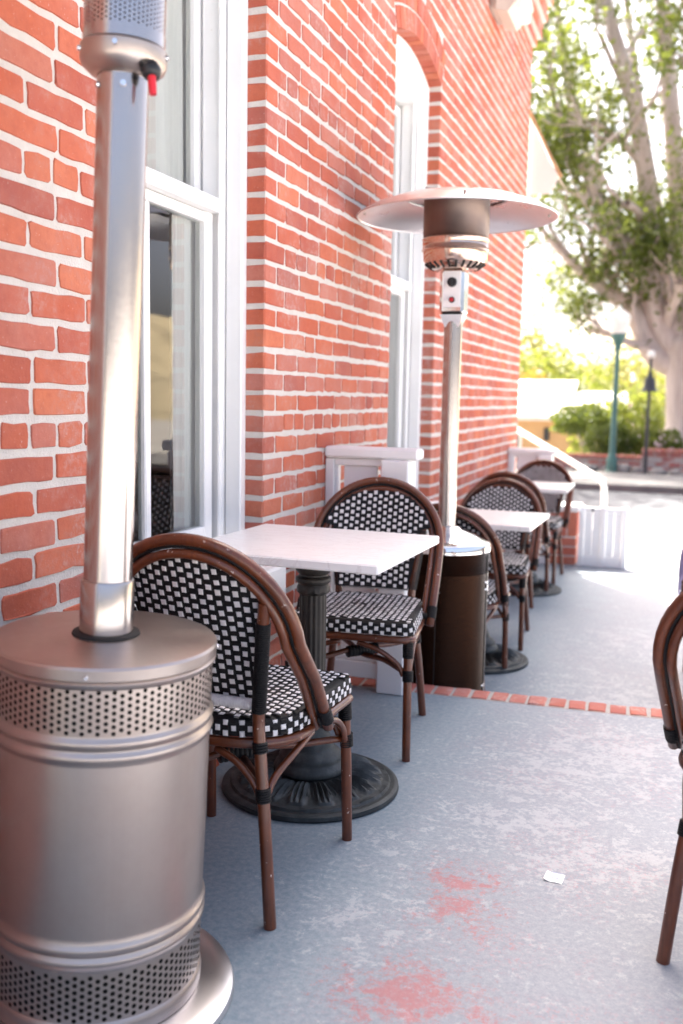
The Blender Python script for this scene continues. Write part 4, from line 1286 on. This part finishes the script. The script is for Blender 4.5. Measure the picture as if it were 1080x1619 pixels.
# lamp posts
lp = empty('street_lamp', (.03, 20.85, ZS+.06)); tag(lp, 'green street lamp post with white urn lantern', 'street lamp')
b = MB(); b.lathe([(.14,0),(.14,.05),(.115,.07),(.11,.30),(.09,.34),(.075,.42),(.066,.46),(.050,2.55)], 24); b.build('post', M['green_iron'], lp, angle=40)
b = MB(); b.lathe([(.062,2.551),(.09,2.58),(.07,2.63),(.13,2.78),(.155,2.86),(.15,2.88)], 24); b.build('lantern_cup', M['green_iron'], lp, angle=40)
b = MB(); b.lathe([(.14,2.881),(.20,3.05),(.225,3.18),(.225,3.20)], 24); b.build('lantern_glass', M['opal_glass'], lp, angle=40)
b = MB(); b.lathe([(.235,3.201),(.235,3.23),(.17,3.30),(.08,3.36),(.05,3.38),(.03,3.44),(.01,3.46)], 24); b.build('lantern_cap', M['opal_glass'], lp, angle=40)
l2 = empty('garden_lamp', (.70, 20.75, ZS+.06)); tag(l2, 'thin dark pole lamp with bell shade in front of the tree', 'lamp')
b = MB(); b.lathe([(.07,0),(.07,.04),(.04,.06),(.035,1.70)], 12); b.build('post', M['black_iron'], l2, angle=40)
b = MB(); b.lathe([(.165,1.70),(.17,1.72),(.125,1.77),(.105,1.94),(.08,1.99),(.04,2.04)], 20, close_bot=False); b.build('bell_shade', M['black_iron'], l2, angle=40)
b = MB(); b.lathe([(.05,2.041),(.035,2.12),(.028,2.36),(.022,2.38)], 12); b.build('finial', M['black_iron'], l2, angle=40)
b = MB(); b.lathe([(.02,2.381),(.07,2.40),(.085,2.46),(.06,2.52),(.01,2.54)], 12); b.build('ball', M['opal_glass'], l2, angle=50)

# house
hs = empty('garden_house', (-2.6, 34.0, -2.2)); tag(hs, 'tan stucco house with pale roof beyond the garden wall', 'house')
b = MB(); b.box(-6, 2.2, 0, 5, 0, 3.05); b.build('wall', M['house_wall'], hs)
b = MB(); b.add([(-6.3,-.5,2.85),(.28,-.5,2.85),(.28,2.6,4.15),(-6.3,2.6,4.15),(-6.3,-.5,2.70),(.28,-.5,2.70),(.28,2.6,4.0),(-6.3,2.6,4.0)], [(0,1,2,3),(4,7,6,5),(0,4,5,1),(1,5,6,2),(2,6,7,3),(3,7,4,0)]); b.build('roof', M['house_roof'], hs)
b = MB(); b.add([(.30,-.4,3.0),(2.5,-.4,3.0),(2.0,2.4,3.75),(.30,2.4,3.75),(.30,-.4,2.88),(2.5,-.4,2.88),(2.0,2.4,3.6),(.30,2.4,3.6)], [(0,1,2,3),(4,7,6,5),(0,4,5,1),(1,5,6,2),(2,6,7,3),(3,7,4,0)]); b.build('lean_to_roof', M['house_roof'], hs)
b = MB(); b.box(-.55, -.35, -.06, -.002, 2.0, 2.45, .01); b.build('wall_lantern', M['black_iron'], hs)
b = MB(); b.box(-2.4, -1.3, -.04, -.001, 1.0, 2.3, .02); wv = b.build('window', M['white'], hs)
b = MB(); b.box(-2.3, -1.4, -.05, -.041, 1.1, 2.2); b.build('pane', M['black_iron'], wv)

# ------------------------------------------------------------------ plants
def leaves(name, centers, size, mat, parent=None, stretch=1.0, droop=0.0, twosize=.35):
    C_ = np.asarray(centers, float); n = len(C_)
    d = rng.normal(size=(n, 3)); d[:, 2] -= droop; d /= np.linalg.norm(d, axis=1)[:, None]
    e = rng.normal(size=(n, 3)); e -= d*(e*d).sum(1)[:, None]; e /= np.linalg.norm(e, axis=1)[:, None]
    s_ = size*(1+twosize*rng.normal(size=n))[:, None]
    a = C_-d*s_*.5*stretch; b = C_+e*s_*.28+d*s_*.05; c = C_+d*s_*.5*stretch; f = C_-e*s_*.28+d*s_*.05
    V = np.stack([a, b, c, f], 1).reshape(-1, 3)
    me = bpy.data.meshes.new(name)
    me.vertices.add(4*n); me.loops.add(4*n); me.polygons.add(n)
    me.vertices.foreach_set('co', V.ravel().astype(np.float32))
    me.loops.foreach_set('vertex_index', np.arange(4*n, dtype=np.int32))
    me.polygons.foreach_set('loop_start', np.arange(0, 4*n, 4, dtype=np.int32))
    me.update(calc_edges=True); me.validate()
    me.materials.append(mat)
    return link(name, me, parent)

def shell_points(n, c, r, power=.45, flat=None):
    d = rng.normal(size=(n, 3)); d /= np.linalg.norm(d, axis=1)[:, None]
    q = rng.random(n)**power
    bump = 1+.10*np.sin(d[:, 0]*7+c[0])+.08*np.sin(d[:, 2]*9+c[1])+.06*np.sin(d[:, 1]*11)
    return np.array(c)+d*(q*bump)[:, None]*np.array(r)

def bush(name, loc, r, n, size, mat, label, cat='shrub', group=None, flowers=0, power=.3):
    root = empty(name, loc); tag(root, label, cat, group)
    P = shell_points(n, (0, 0, r[2]), r, power); P = P[P[:, 2] > .02]
    leaves('foliage', P, size, mat, root)
    b = MB()
    for k in range(5):
        a_ = k*1.26; b.tube([(0.02*cos(a_), .02*sin(a_), -.25), (r[0]*.25*cos(a_), r[1]*.25*sin(a_), r[2]*.6), (r[0]*.5*cos(a_), r[1]*.5*sin(a_), r[2]*1.3)], [.03, .022, .008], 6)
    b.build('stems', M['bark'], root, smooth=True)
    if flowers:
        P = shell_points(flowers, (0, 0, r[2]), np.array(r)*1.04, .05); leaves('blossom', P[P[:, 2] > .1], size*1.4, M['flower'], root)
    return root
def gp(u, v, y): return at_y(u, v, y)
p = gp(922, 690, 24.5); bush('clipped_shrub', (p[0], 24.5, p[2]-.02), (.80, .65, .40), 5200, .075, M['hedge_leaf'], 'round clipped dark green shrub in front of the tan house')
p = gp(962, 722, 22.6); bush('hedge', (p[0], 22.6, p[2]-.05), (.62, .5, .40), 4200, .065, M['hedge_leaf'], 'low rounded hedge behind the green street lamp')
p = gp(1012, 722, 22.9); bush('hedge', (p[0]+.1, 22.9, p[2]-.05), (.60, .5, .36), 2600, .075, M['bright_leaf'], 'loose light green hedge with pale blossom left of the tree trunk', flowers=70)
p = gp(1040, 722, 23.3); bush('hedge', (p[0]+.2, 23.3, p[2]-.05), (.45, .5, .33), 2000, .07, M['hedge_leaf'], 'small dark hedge against the big tree trunk', flowers=25)
p = gp(1000, 700, 26.5); bush('garden_shrub', (p[0], 26.5, p[2]-.7), (1.0, .8, .9), 3600, .11, M['bright_leaf'], 'sunlit yellow green shrub behind the thin lamp', flowers=60)
p = gp(985, 700, 30); bush('garden_shrub', (p[0], 31, p[2]-1.4), (1.9, 1.2, 1.5), 4200, .15, M['bright_leaf'], 'wide bright shrub beyond the clipped hedge')
p = gp(850, 640, 40); bush('garden_tree', (p[0], 41, -2.4), (2.6, 2, 2.9), 6000, .20, M['bright_leaf'], 'bright yellow green tree behind the tan house roof', 'tree')
p = gp(905, 640, 46); bush('garden_tree', (p[0], 47, -2.5), (3.2, 2.4, 2.6), 6000, .22, M['bright_leaf'], 'broad light green tree behind the clipped shrub', 'tree')
p = gp(842, 570, 44); bush('garden_tree', (p[0]-.6, 45, -2.4), (1.9, 1.6, 3.6), 4500, .20, M['pale_leaf'], 'tall pale tree at the brick building corner', 'tree')
p = gp(838, 590, 38); bush('orange_shrub', (p[0], 38.5, .9), (.8, .6, .75), 900, .14, M['autumn_leaf'], 'orange flowering branch beside the brick building corner')
for i in range(34):
    u = 800+i*9+random.uniform(-8, 8); y = random.uniform(60, 120)
    p = gp(u, 620, y); h = random.uniform(2.2, 4.2)*y/80
    zg = random.uniform(-3, 1.0)
    bush('hill_tree', (p[0], y, zg), (h*.9, h*.7, h*.75), 420, .06*h+.25, random.choice([M['pale_leaf'], M['pale_leaf'], M['bright_leaf']]), 'pale hazy tree on the hillside', 'tree', 'trees on the far hillside')

# banana-like palms
def palm(loc, h, n, L, label):
    root = empty('banana_plant', loc); tag(root, label, 'plant', 'broad leaved plants beyond the garden wall')
    b = MB(); b.tube([(0,0,-.6),(.03,0,h*.5),(0,.02,h)], [.10,.08,.06], 8); b.build('trunk', M['bark'], root, smooth=True)
    for k in range(n):
        a_ = 2*pi*k/n+random.uniform(-.3,.3); up = random.uniform(.6,1.5)
        q = MB(); m_ = 9; vs = []
        for i in range(m_+1):
            f_ = i/m_; rr = L*f_*cos(up)*(.8+.4*f_); zz = h-.1+L*f_*sin(up)-L*.55*f_*f_*f_
            w_ = L*.15*sin(pi*min(1, f_*.94+.06))**.6
            c_ = np.array([rr*cos(a_), rr*sin(a_), zz]); t_ = np.array([-sin(a_), cos(a_), 0])
            vs += [c_-t_*w_+np.array([0,0,w_*.35]), c_, c_+t_*w_+np.array([0,0,w_*.35])]
        fs = []
        for i in range(m_): fs += [(i*3, i*3+1, i*3+4, i*3+3), (i*3+1, i*3+2, i*3+5, i*3+4)]
        q.add(vs, fs); q.build('leaf', M['palm_leaf'], root, smooth=True)
p = gp(938, 640, 29); palm((p[0], 29.5, -1.4), 1.7, 9, 1.5, 'tall banana plant with upright leaves left of the green lamp')
p = gp(1002, 650, 28); palm((p[0], 28.5, -1.2), 1.3, 8, 1.1, 'shorter banana plant between the two lamp posts')

# unseen street tree added behind the building; its crown throws dappled shade on the road
st_tree = empty('added_shade_tree', (-4.7, 19.0, ZS)); tag(st_tree, 'unseen leafy tree added behind the brick building to dapple the road', 'tree')
b = MB(); b.tube(spline([(0,0,-.3),(.05,0,2),(.15,.1,4),(.1,.1,6.2)], 4), [.32]*4+[.28]*4+[.2]*4+[.12], 10)
cl_ = [(0,0,7.5),(-1.8,.6,7),(1.6,-.4,7.2),(.4,1.6,7.8),(-.6,-1.7,7.4),(.9,.6,9.4),(-.9,0,9.6),(2.0,1.3,8.4),(-2.0,-1.0,8.6)]
for c_ in cl_: b.tube(spline([(.1,.1,4.2+random.random()), (c_[0]*.5,c_[1]*.5,c_[2]*.8), c_], 4), [.13,.12,.11,.10,.09,.07,.05,.04,.03], 6)
b.build('trunk', M['bark'], st_tree, smooth=True)
leaves('crown', np.concatenate([np.array(c_)+rng.normal(size=(420,3))*np.array([.75,.75,.6]) for c_ in cl_]), .22, M['ficus_leaf'], st_tree)
# the big ficus
tr_ = empty('ficus_tree', (1.66, 25.0, -.4)); tag(tr_, 'huge pale barked tree with spreading limbs and glossy leaves at right', 'tree')
O = np.array([1.66, 25.0, -.4])
trunk = MB(); limbs = MB(); twigs = []
def T(u, v, y): return at_y(u, v, y)-O
base = np.zeros(3)
trunk.tube(spline([(0,0,-.4),(.0,0,.3),(-.06,0,1.2),(-.15,0,2.3),(-.22,0,3.2)], 4), [.80,.76,.72,.69,.67,.65,.64,.63,.62,.61,.60,.60,.59,.58,.56,.53,.48], 20)
for a_ in np.linspace(0, 2*pi, 7)[:-1]:
    trunk.tube([(1.0*cos(a_),1.0*sin(a_),-.4),(.7*cos(a_),.7*sin(a_),.1),(.5*cos(a_),.5*sin(a_),.9),(.38*cos(a_),.38*sin(a_),2.0)], [.12,.18,.2,.16], 8)
trunk.build('trunk', M['bark'], tr_, smooth=True)
leafpts = []
def grow(p, d, r, L, depth):
    p = np.array(p); d = np.array(d)/np.linalg.norm(d)
    pts = [p]; rs = [r]
    n = 4
    for i in range(n):
        d = d+rng.normal(size=3)*.16+np.array([0,0,.05]); d /= np.linalg.norm(d)
        p = p+d*L/n; pts.append(p); rs.append(r*(1-.40*(i+1)/n))
    limbs.tube(pts, rs, 8 if r > .06 else 5, caps=False)
    if depth == 0:
        for _ in range(2): leafpts.append((pts[-1]+rng.normal(size=3)*.2, L*.42))
        leafpts.append((pts[-2], L*.34)); return
    k = 2 if depth > 1 else 3
    for _ in range(k+(random.random() < .35)):
        nd = d+rng.normal(size=3)*.52+np.array([-.03,0,.10]); j = random.choice((2, 3, 4, 4))
        grow(pts[j], nd, rs[j]*.70, L*random.uniform(.66,.86), depth-1)
    if depth <= 2 and random.random() < .7: leafpts.append((pts[2]+rng.normal(size=3)*.25, L*.3))
def limb(P, r0, r1, depth=3, every=2, L=1.9):
    S_ = spline(P, 4); n = len(S_)
    rs = [r0+(r1-r0)*i/(n-1) for i in range(n)]
    limbs.tube(S_, rs, 12, caps=False)
    for i in range(3, n, every):
        d = S_[min(i+1, n-1)]-S_[i-1]; d = d/np.linalg.norm(d)
        nd = d*.7+rng.normal(size=3)*.55+np.array([-.08,0,.12])
        grow(S_[i], nd, rs[i]*.50, L*random.uniform(.8,1.15), depth-1)
    grow(S_[-1], S_[-1]-S_[-2], r1, L, depth)
limb([(-.20,0,2.4), T(1035,560,25), T(1000,490,24.9), T(962,462,24.7), T(915,425,24.5), T(880,392,24.3)], .34, .07, 3, 3, 1.5)
limb([(-.25,0,2.6), T(1045,520,25), T(1018,440,24.8), T(985,385,24.6), T(945,310,24.4), T(905,235,24.0)], .36, .08, 3, 3, 1.7)
limb([(-.15,0,2.8), T(1055,500,25.2), T(1040,400,25.2), T(1020,270,25.0), T(1000,150,24.6), T(965,30,24.4), T(950,-60,24.4)], .36, .10, 3, 3, 1.8)
limb([(0,.1,2.9), T(1075,480,25.4), T(1072,340,25.6), T(1062,180,25.8), T(1050,30,26), T(1045,-90,26)], .30, .14, 3, 3, 1.8)
limb([(-.1,.1,2.6), T(1060,530,25.8), T(1010,420,26.4), T(960,330,27), T(915,200,27.4), T(890,70,27.6), T(875,-40,27.6)], .20, .07, 3, 3, 1.8)
limb([(.1,-.1,2.6), T(1100,470,24.5), T(1130,330,24.0), T(1160,180,23.6), T(1180,20,23)], .30, .12, 3, 3, 1.9)
limb([(.25,.1,2.6), T(1130,500,25.2), T(1200,400,25.2), T(1280,300,25.0), T(1350,200,25)], .26, .10, 3, 4, 1.9)
limb([(0,.2,2.7), T(1080,480,26.2), T(1040,330,27.4), T(1010,150,28.6), T(990,0,29.2)], .20, .08, 3, 4, 1.9)
limbs.build('limbs', M['bark'], tr_, smooth=True)
LP = []
for c_, r_ in leafpts:
    n = int(17+13*random.random())
    q = rng.normal(size=(n, 3))*np.array([1, 1, .75])*r_*.62
    LP.append(c_+q)
LP = np.concatenate(LP)
LP = LP[LP[:, 2] > 2.9]
print('ficus leaves', len(LP), 'clumps', len(leafpts))
o = leaves('crown', LP, .135, M['ficus_leaf'], tr_, 1.0, .3)
print('bricks', len(bricks), 'objects', len(bpy.data.objects))
